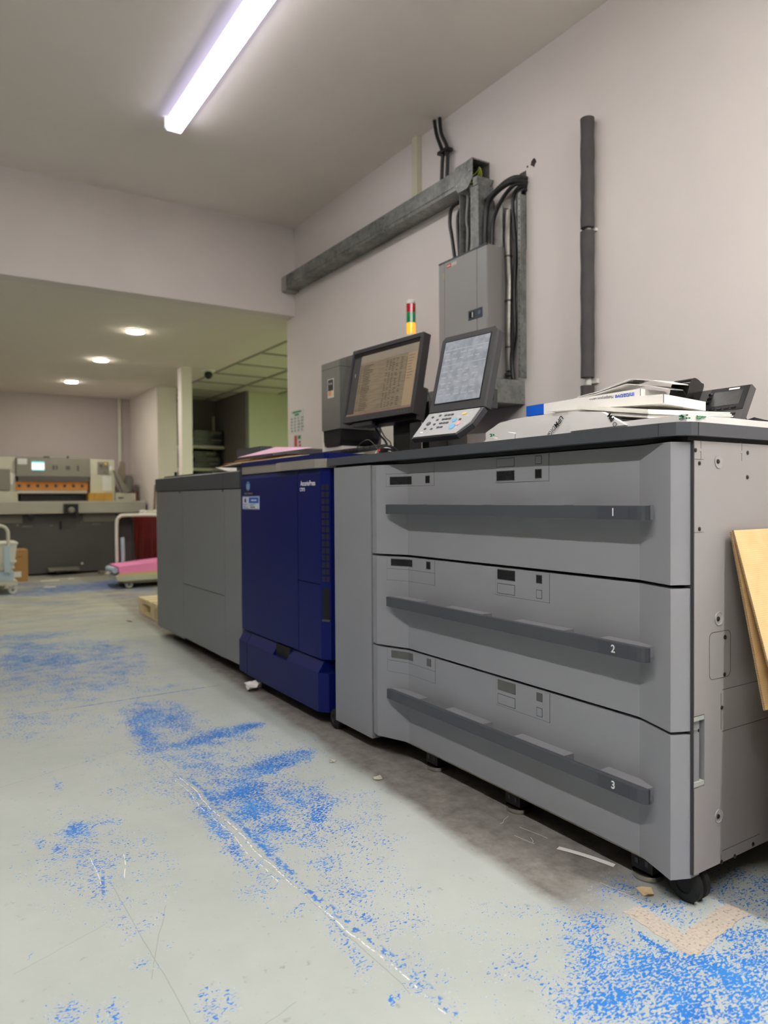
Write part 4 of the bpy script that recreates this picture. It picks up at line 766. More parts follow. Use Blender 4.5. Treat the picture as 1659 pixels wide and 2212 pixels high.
bm=new_bm(); box(bm,1.515,1.60,1.95,2.055,.9895,1.09); obj('post',bm,M_dark2,t,bevel=.014)
obj('arm_bracket',B(1.565,1.625,1.822,1.875,1.140,1.203),M_dark2,t,bevel=.010); obj('arm_cap',CY((1.595,1.848,1.203),(1.595,1.848,1.212),.027,n=28),M_dark2,t); obj('arm_slot',B(1.59,1.606,1.820,1.8225,1.165,1.188),M_gap,t)
obj('post_collar',B(1.53,1.585,1.97,2.04,1.08,1.13),M_dark2,t,bevel=.006)
obj('post_slot',B(1.5135,1.5155,2.035,2.05,1.055,1.058),M_gap,t)
tag(obj('rear_adapter_box',B(1.79,1.82,2.43,2.478,1.012,1.245),M_black,bevel=.003),'narrow black upright box between monitor and touch panel','box')
tag(obj('panel_cable',tube(new_bm(),[(1.66,2.28,1.27),(1.62,2.21,1.25),(1.58,2.14,1.20),(1.56,2.10,1.12),(1.56,2.075,1.04)],.003),M_cable,smooth=True),'black cable curling behind the left side of the touch panel','cable')
# keyboard and mouse
t=thing('keyboard','black keyboard lying in front of the monitor','keyboard',(1.46,2.58,1.0118)); KB=Fr((1.385,2.77,1.0135),(0,-1,0),(.985,0,.155))
obj('case',FB(KB,0,.44,0,.15,0,.012),M_black,t,bevel=.002)
bm=new_bm()
for r_ in range(5):
    for c_ in range(16): fbox(bm,KB,.01+c_*.0265,.01+c_*.0265+.022,.012+r_*.027,.034+r_*.027,.012,.018)
k_=obj('keys',bm,M_dark2,t); k_['kind']='stuff'
t=thing('computer_mouse','shiny black mouse with a red light at the left end of the worktop','mouse',(1.36,2.09,.9893))
bm=new_bm(); bmesh.ops.create_uvsphere(bm,u_segments=28,v_segments=14,radius=1,matrix=Matrix.Translation((1.36,2.092,.992))@Matrix.Diagonal((.033,.060,.034,1)))
bmesh.ops.bisect_plane(bm,geom=bm.verts[:]+bm.edges[:]+bm.faces[:],plane_co=(0,0,.9896),plane_no=(0,0,1),clear_inner=True); bmesh.ops.holes_fill(bm,edges=bm.edges[:])
obj('shell',bm,M_gloss,t,smooth=True)
obj('red_glow',B(1.3285,1.332,2.088,2.100,1.004,1.010),mat('red mouse light',(200,20,40),.3,emit=(255,30,50),strength=.25),t,bevel=.001)
obj('mouse_cable',tube(new_bm(),[(1.37,2.15,1.003),(1.39,2.21,1.03),(1.42,2.29,1.055),(1.45,2.37,1.068),(1.47,2.45,1.060),(1.475,2.50,1.035),(1.48,2.515,1.018)],.0016),M_cable,t,smooth=True)
# ================================================================ paper goods on the worktop
def lumpy(x0,x1,y0,y1,z0,z1,amp=.004,seed=0,nx=8,ny=12,nz=3,skew=None):
    bm=new_bm(); bmesh.ops.create_cube(bm,size=1); bmesh.ops.subdivide_edges(bm,edges=bm.edges[:],cuts=5,use_grid_fill=True)
    for v in bm.verts:
        c=v.co; p=V((x0+(x1-x0)*(c.x+.5),y0+(y1-y0)*(c.y+.5),z0+(z1-z0)*(c.z+.5)))
        if skew: p=skew(p,c)
        n_=noise.noise_vector(p*22+V((seed*7,0,0))); q=p+n_*amp
        q.z=max(q.z,z0) if c.z<-.49 else q.z
        v.co=q
    return bm
t=thing('wrapped_ream','ream in white wrapper marked UPM, lower one at the left of the worktop pile','paper ream',(1.45,1.41,.9893),'wrapped reams on the worktop')
def sk(p,c):
    e=max(0,(c.y-.30)/.20); p.z-= e*.020*(c.z+.5); return p
obj('wrapper',lumpy(1.335,1.437,1.226,1.425,.9905,1.044,.0032,1,skew=sk),M_wrap,t,smooth=False)
bm=new_bm(); prx(bm,[(1.50,1.004),(1.53,1.010),(1.56,.997),(1.585,.9905),(1.43,.9905),(1.43,1.012),(1.46,1.019)],1.335,1.36); obj('torn_wrapper_end',bm,M_wrap,t)
FA=Fr((1.3325,1.28,1.021),(0,-1,0),(0,0,1))
text('wrapper_print','UPM',.0175,FA,0.010,.008,.0008,M_inkblack,t,'black upside down print',rot=math.radians(180+42),sx=.95,bold=.0003)
text('wrapper_print','DIGI',.0175,FA,-.014,-.014,.0008,M_ink,t,'grey upside down print',rot=math.radians(180+42),sx=.9)
bm=new_bm()
for q in range(7): 
    a=rr.random()*.016; b_=rr.random()*.010; fbox(bm,FA,-.245+a,-.245+a+.005,-.012+b_,-.012+b_+.003,.001,.0018)
obj('green_mark',bm,M_green,t)
t=thing('wrapped_ream','ream in white wrapper under the loose cards at the worktop corner','paper ream',(1.48,1.06,.9893),'wrapped reams on the worktop')
obj('wrapper',lumpy(1.315,1.62,.905,1.216,.9905,1.009,.0016,5),M_wrap,t)
bm=new_bm(); prism(bm,[(1.31,1.214,.999),(1.31,1.05,.9995),(1.312,1.12,1.036),(1.312,1.214,1.046)],lambda p:p,lambda p:(p[0]+.012,p[1]-.001,p[2])); obj('wrapper_flap',bm,M_wrap,t)
FB2=Fr((1.3085,1.09,1.019),(0,-1,0),(0,0,1)); text('wrapper_print','PM',.016,FB2,0,.002,.0006,M_inkblack,t,rot=math.radians(180-50),sx=.9,bold=.0006); text('wrapper_print','D',.016,FB2,.011,-.015,.0006,M_ink,t,rot=math.radians(180-50))
bm=new_bm()
for q in range(9):
    a=rr.random()*.022; b_=rr.random()*.008; fbox(bm,Fr((1.3125,.92,1.0),(0,-1,0),(0,0,1)),a,a+.004,b_-.002,b_+.001,0,.0012)
obj('green_mark',bm,M_green,t); bm=new_bm()
for q in range(9):
    a=rr.random()*.03; b_=rr.random()*.008; fbox(bm,Fr((1.345,.9035,.998),(1,0,0),(0,0,1)),a,a+.005,b_,b_+.0022,0,.0012)
obj('green_mark',bm,M_green,t)
t=thing('wrapped_ream','ream in plain white wrapper reaching farthest left behind the UPM ream','paper ream',(1.6,1.45,1.045),'wrapped reams on the worktop')
def sk2(p,c):
    e=max(0,(c.y-.22)/.28); p.z-=e*e*.030*(c.z+.5); p.x+=e*.0; return p
obj('wrapper',lumpy(1.442,1.58,1.285,1.67,.9905,1.0675,.0026,9,skew=sk2),M_wrap,t)
t=thing('wrapped_ream','tall ream in white wrapper standing behind the others under the label box','paper ream',(1.69,1.45,.99),'wrapped reams on the worktop')
obj('wrapper',lumpy(1.586,1.80,1.25,1.60,.9905,1.089,.0012,14),M_wrap,t)
# loose cards: five pads, each its own
def quadpad(A,Bp,C,D,zt,m_):
    bm=new_bm(); hexa(bm,[A,Bp,C,D]+[(p[0],p[1],p[2]+zt) for p in (A,Bp,C,D)]); return bm
for i in range(5):
    k=i*.0040; s=.004*math.sin(i*2.1)
    bm=quadpad((1.319+s,1.0+s,1.0105+k),(1.628-s,1.0+s*.5,1.0215+k),(1.65-s,1.222,1.036+k),(1.352+s*1.5,1.228+s,1.0465-.0105+k+.011),.0034,M_card)
    tag(obj('card_pad',bm,M_card),'%s of the five thin white card pads stacked at the worktop corner'%['lowest','second from the bottom','middle one','second from the top','topmost'][i],'card pad','white card pads on the worktop')
t=thing('flat_box','flat open white box tilted on top of the card pads','box',(1.5,1.2,1.05))
Q=lambda x,y,z:(x,y,z+ (y-1.035)*.055+(x-1.42)*-.045)
bm=new_bm(); hexa(bm,[Q(1.42,1.035,1.0525),Q(1.578,1.035,1.0525),Q(1.578,1.398,1.0525),Q(1.42,1.398,1.0525),Q(1.42,1.035,1.0735),Q(1.578,1.035,1.0735),Q(1.578,1.398,1.0735),Q(1.42,1.398,1.0735)])
obj('tray',bm,M_white,t,bevel=.0006)
bm=new_bm(); hexa(bm,[Q(1.4193,1.0343,1.0535),Q(1.4205,1.0343,1.0535),Q(1.4205,1.036,1.0535),Q(1.4193,1.036,1.0535),Q(1.4193,1.0343,1.073),Q(1.4205,1.0343,1.073),Q(1.4205,1.036,1.073),Q(1.4193,1.036,1.073)]); obj('corner_fold',bm,M_ink,t)
t=thing('label_box','long white label box with a blue end, printed initiative upside down','box',(1.55,1.36,1.08))
LB=Fr((1.585,1.645,1.0915),(0,-1,0),(0,0,1))
obj('carton',FB(LB,.074,.419,0,.032,-.16,0),M_white,t,bevel=.0006)
obj('blue_end',FB(LB,0,.074,.002,.0325,-.16,.0003),M_lampblue,t,'bright blue end',bevel=.001)
text('carton_print','initiative',.0195,LB,.370,.019,.0008,M_inkblue,t,'blue print, upside down',rot=math.pi,sx=.95,bold=.0003)
text('carton_print','Multipurpose Labels',.0132,LB,.292,.021,.0008,M_ink,t,'grey print, upside down',rot=math.pi,sx=.78)
print_row('carton_print',LB,.095,.225,.0215,.003,.0008,M_ink,t,6)
obj('corner_fold',FB(LB,.4188,.4194,0,.032,-.002,.0004),M_ink,t)
for i,(dz,dy,l) in enumerate([(0,0,'lower bent white envelope on the label box'),(.012,.012,'upper bent white envelope with raised crease')]):
    pr=[(1.47-dy,1.1265+dz*.3),(1.39-dy,1.130+dz*.5),(1.285-dy,1.144+dz),(1.215-dy,1.130+dz),(1.155-dy,1.113+dz)]
    bm=new_bm()
    for (a,za),(b_,zb_) in zip(pr,pr[1:]):
        hexa(bm,[(1.605,a,za),(1.69,a,za+.003),(1.69,b_,zb_+.003),(1.605,b_,zb_),(1.605,a,za+.002),(1.69,a,za+.005),(1.69,b_,zb_+.005),(1.605,b_,zb_+.002)])
    bmesh.ops.remove_doubles(bm,verts=bm.verts[:],dist=.0002)
    tag(obj('envelope',bm,M_white),l,'envelope','bent envelopes on the label box')
# desk phone
t=thing('desk_phone','dark grey desk phone with screen and handset at the worktop back','phone',(1.72,1.1,.9893))
F=tilt((1.655,1.205,.994),0,30); F.k=1.13; PW=.175
bm=new_bm(); fbox(bm,F,0,PW,0,.125,-.018,0); obj('body',bm,M_phone,t,bevel=.003)
bm=new_bm(); prx(bm,[(1.03,.9905),(1.17,.9905),(1.17,1.02),(1.03,1.02)],1.70,1.715); prism(bm,[(1.70,1.06),(1.79,.9905),(1.80,.9905),(1.72,1.08)],lambda p:(p[0],1.04,p[1]),lambda p:(p[0],1.16,p[1])); obj('rear_stand',bm,M_black,t)
bm=new_bm(); fprism(bm,F,[(.075,.062),(.172,.062),(.172,.124),(.082,.124)],0,.0012); obj('screen_surround',bm,M_black,t)
obj('display',FB(F,.092,.160,.075,.113,.0012,.0018),mat('phone display',(70,70,68),.2,var=.15,scale=90),t)
obj('maker_badge',FB(F,.125,.150,.116,.1205,.0012,.002),M_lettering,t)
bm=new_bm()
for k in range(4): fbox(bm,F,.094+k*.017,.105+k*.017,.065,.069,.0012,.003)
for k in range(3): fbox(bm,F,.079,.088,.083+k*.012,.088+k*.012,.0012,.003)
obj('soft_key',bm,M_gloss,t)
bm=new_bm()
for u,v in ((.078,.047),(.078,.039),(.152,.051),(.152,.041),(.152,.028),(.15,.018),(.15,.008)): fbox(bm,F,u-.007,u+.007,v-.002,v+.002,0,.0025)
for a in range(3):
    for b_ in range(3): fbox(bm,F,.09+a*.019,.101+a*.019,.006+b_*.009,.0115+b_*.009,0,.002)
obj('key',bm,M_black,t)
bm=new_bm(); fprism(bm,F,[(.113+.012*math.cos(6.283*i/20),.046+.010*math.sin(6.283*i/20)) for i in range(20)],0,.002); np_=obj('navigation_pad',bm,M_lettering,t,'white navigation pad')
for u,v in ((.113,.0575),(.101,.0455),(.113,.0455),(.125,.0455)):
    bm=new_bm(); fprism(bm,F,[(u+.004*math.cos(6.283*i/14),v+.003*math.sin(6.283*i/14)) for i in range(14)],.002,.0035); sub('pad_key',bm,M_black,np_)
bm=new_bm(); pr=[(.004,.001),(.128,.001),(.138,.016),(.134,.040),(.118,.050),(.09,.046),(.05,.040),(.03,.044),(.006,.044),(-.004,.02)]; pr=[(q.x,max(.001,q.y)) for q in smoothpath([(a,b_,0) for a,b_ in pr+pr[:1]],5)[:-1]]
prism(bm,pr,lambda p:F.p(.010,p[0],p[1]),lambda p:F.p(.058,p[0],p[1])); obj('handset',bm,M_gloss,t,'glossy black handset',bevel=.004,smooth=True)
bm=lumpy(1.58,1.80,.915,.975,.9905,1.016,.006,21); tag(obj('black_cloth',bm,M_cloth,smooth=True),'crumpled black cloth lying on the worktop to the right of the phone','cloth')
# ================================================================ cardboard leaning on the cabinet side
t=thing('cardboard_sheet','large folded cardboard sheet leaning on the side of the grey cabinet','cardboard',(1.8,.75,0))
def lean(off,th,x0,x1,z0,z1,bm):
    yb=lambda z:.871-(.772-z)*.203-off
    hexa(bm,[(x0,yb(z0)-th,z0),(x1,yb(z0)-th,z0),(x1,yb(z0),z0),(x0,yb(z0),z0),(x0,yb(z1)-th,z1),(x1,yb(z1)-th,z1),(x1,yb(z1),z1),(x0,yb(z1),z1)]); return bm
obj('rear_panel',lean(0,.0035,1.411,2.15,.415,.768,new_bm()),M_cb,t); 
yb0=lambda z,o:.871-(.772-z)*.203-o
bm=new_bm(); hexa(bm,[(1.410,yb0(.405,.034)-.0036,.405),(2.15,yb0(.405,.034)-.0036,.405),(2.15,yb0(.405,.034),.405),(1.410,yb0(.405,.034),.405),(1.413,yb0(.771,.0045)-.0036,.771),(2.15,yb0(.771,.0045)-.0036,.771),(2.15,yb0(.771,.0045),.771),(1.413,yb0(.771,.0045),.771)]); fp=obj('front_panel',bm,M_cb,t)
bm=new_bm(); hexa(bm,[(1.4085,yb0(.405,.034)-.0036,.405),(1.4101,yb0(.405,.034)-.0036,.405),(1.4101,yb0(.405,.034),.405),(1.4085,yb0(.405,.034),.405),(1.4115,yb0(.771,.0045)-.0036,.771),(1.4131,yb0(.771,.0045)-.0036,.771),(1.4131,yb0(.771,.0045),.771),(1.4115,yb0(.771,.0045),.771)]); sub('cut_edge',bm,M_flute,fp)
bm=lean(0,.0035,1.4095,1.411,.415,.768,new_bm()); obj('cut_edge',bm,M_flute,t)
t=thing('cardboard_sheet','lower cardboard sheet standing under the large leaning one','cardboard',(1.8,.72,0))
obj('panel',lean(.012,.005,1.405,2.15,.0,.395,new_bm()),M_cb,t); obj('cut_edge',lean(.012,.005,1.4035,1.405,.0,.395,new_bm()),M_flute,t)
# ================================================================ wall: trunking, cables, distribution board, pipe
t=thing('cable_trunking','long galvanised trunking running along the right wall','trunking',(2.25,3.7,2.37))
bm=new_bm(); box(bm,2.202,2.299,2.76,4.66,2.326,2.416); obj('channel',bm,M_galv,t)
bm=new_bm(); box(bm,2.199,2.2015,2.757,4.68,2.345,2.418); obj('cover_plate',bm,M_galv,t)
bm=new_bm(); box(bm,2.197,2.299,4.665,4.738,2.318,2.42); obj('end_piece',bm,mat('pale galvanised end',(178,178,172),.5,metal=.4,var=.05),t)
bm=new_bm(); 
for y in (3.40,3.385): cyl(bm,(2.199,y,2.33+(.07 if y>3.39 else 0)),(2.196,y,2.33+(.07 if y>3.39 else 0)),.004,n=10)
cyl(bm,(2.199,4.60,2.405),(2.196,4.60,2.405),.004,n=10)
obj('screw',bm,mat('dark screw',(70,68,66)),t)
# junction at its near end
t=thing('trunking_junction','galvanised junction box on the near trunking end with its end open','junction box',(2.25,2.69,2.38))
bm=new_bm(); prism(bm,[(2.628,2.43),(2.628,2.335),(2.665,2.30),(2.735,2.30),(2.762,2.335),(2.762,2.422)],lambda p:(2.193,p[0],p[1]),lambda p:(2.197,p[0],p[1])); obj('face_plate',bm,M_galv,t)
bm=new_bm(); box(bm,2.197,2.299,2.628,2.757,2.424,2.430); box(bm,2.296,2.2995,2.628,2.757,2.335,2.424); box(bm,2.197,2.296,2.628,2.65,2.335,2.338); box(bm,2.197,2.296,2.70,2.757,2.325,2.424)
obj('shell',bm,M_galv,t)
bm=new_bm(); box(bm,2.20,2.295,2.695,2.6995,2.338,2.424); obj('dark_inside',bm,M_gap,t)
bm=new_bm(); prism(bm,[(2.197,2.335),(2.299,2.335),(2.27,2.295),(2.197,2.295)],lambda p:(p[0],2.598,p[1]),lambda p:(p[0],2.628,p[1])); obj('throat',bm,M_galv,t)
bm=new_bm(); [cyl(bm,(2.193,y,z),(2.190,y,z),.0045,n=12) for y,z in ((2.695,2.41),(2.645,2.375),(2.74,2.335))]; obj('bolt',bm,M_steel,t)
for nm,P,r in (('earth_wire',[(2.24,2.70,2.345),(2.25,2.66,2.36),(2.255,2.645,2.40),(2.262,2.643,2.36),(2.27,2.69,2.342)],.003),('earth_wire',[(2.215,2.70,2.35),(2.235,2.65,2.375),(2.25,2.64,2.40),(2.256,2.65,2.345)],.0022)):
    tag(obj(nm,tube(new_bm(),P,r),M_cabley,smooth=True),'thin yellow green wire looping in the open junction, %s of two'%('thicker' if r>.0025 else 'thinner'),'wire')
# vertical trunking stub, open towards the aisle
t=thing('trunking_drop','short upright trunking piece open at the front, down to the fuse board','trunking',(2.25,2.66,2.15))
bm=new_bm(); box(bm,2.202,2.29,2.592,2.596,1.985,2.295); box(bm,2.200,2.2035,2.592,2.650,1.985,2.295); box(bm,2.202,2.29,2.732,2.736,1.985,2.298); box(bm,2.286,2.29,2.596,2.732,1.985,2.298)
obj('channel',bm,M_galv,t)
CB={'c1':[(2.79,2.287),(2.849,2.277),(2.864,2.214),(2.846,2.129),(2.821,2.0)],'c2':[(2.769,2.275),(2.805,2.229),(2.806,2.15),(2.792,2.0)],
'w1':[(2.715,2.33),(2.712,2.27),(2.722,2.174),(2.714,2.121),(2.72,1.995)],'w2':[(2.70,2.336),(2.69,2.251),(2.68,2.148),(2.705,1.995)],'w3':[(2.66,2.309),(2.672,2.2),(2.69,2.084),(2.675,1.995)],
'c3':[(2.39,2.256),(2.459,2.259),(2.53,2.24),(2.588,2.223)],'c4':[(2.39,2.239),(2.49,2.235),(2.559,2.2),(2.58,2.106),(2.585,2.0)],
'c5':[(2.39,2.227),(2.474,2.192),(2.534,2.118),(2.548,2.0)],'c6':[(2.39,2.219),(2.429,2.176),(2.423,2.072),(2.413,1.943),(2.423,1.74),(2.418,1.575),(2.44,1.478),(2.43,1.378)],
'c7':[(2.387,2.206),(2.408,2.148),(2.405,2.023),(2.43,1.824),(2.44,1.621),(2.451,1.5),(2.45,1.378)],
'k1':[(3.009,2.783),(2.99,2.701),(2.944,2.6),(2.945,2.542),(2.955,2.42)],'k2':[(2.974,2.783),(2.959,2.699),(2.913,2.611),(2.91,2.529),(2.92,2.42)]}
for k,r,m_,l,x0 in (('c1',.009,M_cable,'black cable looping out left of the upright trunking, outer one',2.245),('c2',.008,M_cable,'black cable left of the upright trunking, inner one',2.25),
 ('w1',.0065,M_cableg,'grey cable inside the upright trunking, left one',2.235),('w2',.007,M_cablew,'cream cable inside the upright trunking',2.245),('w3',.005,M_cableg,'grey cable inside the upright trunking, right one',2.26),
 ('c3',.013,M_cable,'thick black cable entering the side of the upright trunking',2.245),('c4',.0125,M_cable,'thick black cable curving down to the right end of the fuse board',2.23),('c5',.009,M_cable,'black cable arching down to the fuse board, nearest the steel channel',2.24),
 ('c6',.008,M_cable,'black cable running down the steel channel, nearer edge',2.262),('c7',.009,M_cable,'black cable running down the middle of the steel channel',2.272),
 ('k1',.0095,M_cable,'left of two black cables dropping from the ceiling to the trunking',2.262),('k2',.0095,M_cable,'right of two black cables dropping from the ceiling to the trunking',2.268)):
    P=[(x0,y,z) for y,z in CB[k]]
    if k in('c3','c4','c5','c6','c7'): P=[(2.31,2.384,P[0][2]+.006)]+P
    tag(obj('black_cable' if m_==M_cable else 'pale_cable',tube(new_bm(),P,r,n=12),m_,smooth=True),l,'cable')
bm=new_bm(); box(bm,2.245,2.285,2.885,2.965,2.585,2.60); tag(obj('cable_clip',bm,M_black),'black clip holding the two ceiling cables together','clip')
tag(obj('surface_conduit',B(2.268,2.2995,3.175,3.225,2.416,2.784),M_cablew),'cream square conduit between ceiling and trunking','conduit')
# opening in the wall behind the cables
struct('trim_4',B(2.2998,2.3,2.383,2.425,1.95,2.30),mat('plaster recess',(86,74,70),.9,var=.3,scale=40))
# perforated steel channel with lagged cable
t=thing('steel_channel','perforated galvanised channel running down beside the fuse board','channel',(2.28,2.49,1.78))
bm=new_bm(); box(bm,2.255,2.2998,2.385,2.388,1.377,2.19); box(bm,2.252,2.2555,2.371,2.388,1.377,2.19); obj('near_flange',bm,M_galv,t)
bm=new_bm(); box(bm,2.245,2.2998,2.487,2.49,1.377,2.165); box(bm,2.243,2.246,2.478,2.49,1.377,2.165); obj('far_flange',bm,M_galv,t)
bm=new_bm(); 
for k in range(30): 
    z=1.40+k*.0262; box(bm,2.2512,2.2525,2.377,2.3805,z,z+.006)
p_=obj('perforation',bm,M_gap,t)
t=thing('lagged_cable','thick cable wrapped in silvery foil inside the steel channel','cable',(2.27,2.46,1.8))
obj('foil_sleeve',tube(new_bm(),[(2.265,2.458,2.14),(2.262,2.462,2.0),(2.266,2.458,1.8),(2.262,2.46,1.6),(2.266,2.462,1.42)],.0155,n=14),mat('crinkled foil',(120,118,112),.32,metal=.7,var=.5,scale=26,stretch=(1,1,.4),bump=.6,bscale=90),t,smooth=True)
bm=new_bm(); [cyl(bm,(2.263,2.46,z),(2.263,2.46,z+.007),.0175,n=16) for z in (1.93,1.73,1.52)]; obj('cable_tie',bm,M_black,t)
bm=new_bm(); [cyl(bm,(2.266,2.46,z),(2.266,2.46,z+.012),.021,n=16) for z in (1.378,1.395)]; obj('gland',bm,M_black,t)
# distribution board
t=thing('distribution_board','grey metal fuse board with a locked door high on the right wall','electrical panel',(2.22,2.65,1.7))
obj('back_box',B(2.156,2.2998,2.478,2.83,1.385,1.978),mat('board grey enamel',(150,147,144),.45,var=.02),t,bevel=.002)
M_bd=mat('board door enamel',(158,158,156),.42,var=.02)
obj('door',B(2.148,2.156,2.546,2.783,1.388,1.972),M_bd,t,bevel=.0012); obj('side_strip',B(2.149,2.156,2.479,2.543,1.388,1.972),M_bd,t,bevel=.001); obj('hinge_strip',B(2.149,2.156,2.786,2.829,1.388,1.972),M_bd,t,bevel=.001)
obj('top_edge',B(2.148,2.158,2.478,2.83,1.9725,1.981),M_dark,t)
h=obj('lock_plate',B(2.1462,2.1482,2.507,2.604,1.660,1.703),mat('lock plate blue grey',(70,78,92),.4),t,'blue grey lock and latch',bevel=.003)
sub('latch_recess',B(2.1456,2.1464,2.562,2.596,1.668,1.695),M_gap,h); sub('latch_face',B(2.1452,2.1458,2.570,2.578,1.670,1.693),M_bin,h); sub('lock',CY((2.1462,2.524,1.682),(2.144,2.524,1.682),.010),mat('lock barrel',(120,128,140),.3,metal=.5),h)
obj('hinge_pin',B(2.1465,2.149,2.785,2.792,1.895,1.925),mat('brass hinge',(200,186,130),.4,metal=.3),t)
lb_=obj('board_label',FB(AISLE,-2.765,-2.690,1.944,1.960,-2.148,-2.1475),mat('label cream',(210,200,194),.5),t); sub('label_red',FB(AISLE,-2.765,-2.732,1.944,1.960,-2.1476,-2.1472),M_red,lb_); print_row('label_print',AISLE,-2.762,-2.736,1.952,.006,-2.1470,M_lettering,lb_,5)
# galvanised box below
t=thing('wireway_box','galvanised square box under the fuse board and channel','junction box',(2.21,2.7,1.33))
obj('box_body',B(2.122,2.2998,2.395,2.925,1.262,1.366),M_galv,t,bevel=.0015)
obj('front_lid',B(2.1195,2.1215,2.40,2.92,1.264,1.360),M_galv,t)
# insulated pipe
t=thing('lagged_pipe','upright pipe in dark grey foam insulation on the right wall','pipe',(2.27,2.005,1.7))
for i,(z0,z1) in enumerate(((1.918,2.352),(1.322,1.905),(1.0,1.290))):
    pr=[(0,.022),(0.0005,.027)]; n=12
    for k in range(1,n): pr.append(((z1-z0)*k/n,.0268+.0012*math.sin(k*1.7+i*2)))
    pr+=[(z1-z0-.0005,.0275),(z1-z0,.0225)]
    obj('foam_sleeve',lathe(new_bm(),(2.268,2.005+.001*i,z0),(0,0,1),pr,n=24),M_foam,t,smooth=True)
obj('bare_pipe',CY((2.272,2.005,1.0),(2.272,2.005,2.30),.012),M_bin,t)
obj('pipe_clip',B(2.285,2.299,1.975,2.03,1.300,1.316),M_bin,t); obj('pipe_clip',B(2.285,2.299,1.98,2.03,1.906,1.917),M_bin,t)
# chart on the wall end
t=thing('wall_chart','small white safety chart with green heading near the wall corner','poster',(2.299,4.72,1.4))
PW_=Fr((2.2998,4.835,1.32),(0,-1,0),(0,0,1))
obj('sheet',FB(PW_,0,.235,0,.165,-.001,0),M_poster,t)
bm=new_bm(); fbox(bm,PW_,.045,.185,.145,.158,0,.0006); fbox(bm,PW_,.08,.15,.125,.139,0,.0006); obj('heading_band',bm,M_green,t)
bm=new_bm()
for r_ in range(5):
    for c_ in range(4): fbox(bm,PW_,.018+c_*.055,.018+c_*.055+.02+.018*rr.random(),.012+r_*.022,.025+r_*.022,0,.0006)
obj('small_print',bm,mat('chart grey print',(150,152,152),.6),t)
t=thing('fire_notice','small red and green notice under the wall chart','poster',(2.299,4.72,1.25))
N2=Fr((2.2998,4.775,1.215),(0,-1,0),(0,0,1)); obj('sheet',FB(N2,0,.125,0,.095,-.001,0),M_poster,t)
bm=new_bm(); fbox(bm,N2,.012,.055,.01,.088,0,.0006); fbox(bm,N2,.082,.112,.03,.045,0,.0006); fbox(bm,N2,.085,.118,.008,.022,0,.0006); obj('red_block',bm,M_red,t); obj('green_block',FB(N2,.07,.115,.06,.085,0,.0006),M_green,t)
# ================================================================ guillotine cutter at the far wall
t=thing('paper_cutter','large cream and grey guillotine cutting machine against the far wall','machine',(1.2,9.2,0))
YC=8.9
obj('base_cabinet',B(-.45,2.02,9.0,9.55,.022,.69),M_cutd,t,bevel=.006)
obj('plinth',B(-.3,1.9,9.08,9.5,0,.03),M_gap,t)
bm=new_bm(); box(bm,-.5,.98,8.99,9.002,.60,.69); box(bm,1.62,1.98,8.99,9.002,.60,.69); obj('upper_trim',bm,M_cutg,t)
obj('table_apron',B(-.6,2.30,8.86,8.90,.705,.826),mat('cutter apron grey',(170,168,158),.45,var=.03),t,bevel=.006)
obj('table_top',B(-.6,2.31,8.87,9.6,.828,.842),M_steel,t,bevel=.002)
obj('left_column',B(-.25,.915,8.97,9.6,.843,1.335),M_cut,t,bevel=.015)
obj('left_arm_cover',B(.35,.93,8.93,8.97,.843,.955),M_cut,t,bevel=.01)
c=obj('head_casing',B(.921,1.690,8.94,9.6,1.125,1.335),M_cutg,t,bevel=.006)
sub('display',B(1.076,1.205,8.936,8.941,1.192,1.285),M_cutscr,c,'lit screen'); sub('display_bar',B(1.076,1.205,8.934,8.937,1.272,1.287),M_cutscrb,c); sub('display_bar',B(1.076,1.205,8.934,8.937,1.190,1.200),M_cutscrb,c)
bm=new_bm()
for x,z,w_,h_ in ((1.29,1.20,.022,.05),(1.325,1.20,.018,.05),(1.43,1.20,.045,.045),(1.55,1.19,.02,.062)): box(bm,x,x+w_,8.936,8.941,z,z+h_)
sub('button_block',bm,M_cutd,c)
sub('notice',B(.935,1.03,8.936,8.941,1.255,1.318),M_poster,c)
obj('head_lip',B(.94,1.675,8.925,8.95,1.068,1.122),M_cutd,t,bevel=.006)
obj('clamp_beam',B(.922,1.675,9.0,9.06,.965,1.066),mat('lit amber clamp beam',(196,136,74),.45,var=.1,emit=(220,130,50),strength=.16),t,'amber lit clamp beam')
bm=new_bm()
for k in range(8): lathe(bm,(.955+k*.094,9.0,1.018),(0,-1,0),[(0,.018),(.008,.018),(.010,.010),(.0105,.001)],n=18)
obj('clamp_bolt',bm,M_cutd,t)
obj('knife_bar',B(.93,1.66,8.955,8.99,.932,.962),M_steel,t,bevel=.004)
bm=new_bm()
for k in range(30): box(bm,.975+k*.0232,.975+k*.0232+.010,9.02,9.03,.843,.928)
obj('back_gauge_comb',bm,M_cutd,t); obj('back_gauge',B(.96,1.68,9.04,9.06,.843,.93),M_gap,t)
rc=obj('right_column',B(1.695,1.965,8.95,9.6,.843,1.330),M_cut,t,bevel=.02)
sub('control_plate',B(1.775,1.90,8.945,8.951,1.150,1.300),M_cutg,rc)
sub('yellow_knob',CY((1.862,8.946,1.275),(1.862,8.925,1.275),.014),M_yel,rc); sub('dark_knob',CY((1.815,8.946,1.255),(1.815,8.93,1.255),.014),M_cutd,rc); sub('key_dial',CY((1.87,8.946,1.185),(1.87,8.93,1.185),.022),M_cutg,rc)
sub('notice',B(1.83,1.93,8.945,8.951,.96,1.14),M_poster,rc); sub('notice',B(1.905,1.935,8.945,8.951,1.20,1.25),M_white,rc)
obj('left_notice',FB(Fr((.80,8.965,1.06),(.92,0,-.35),(.3,0,1)),0,.09,0,.12,0,.002),M_white,t)
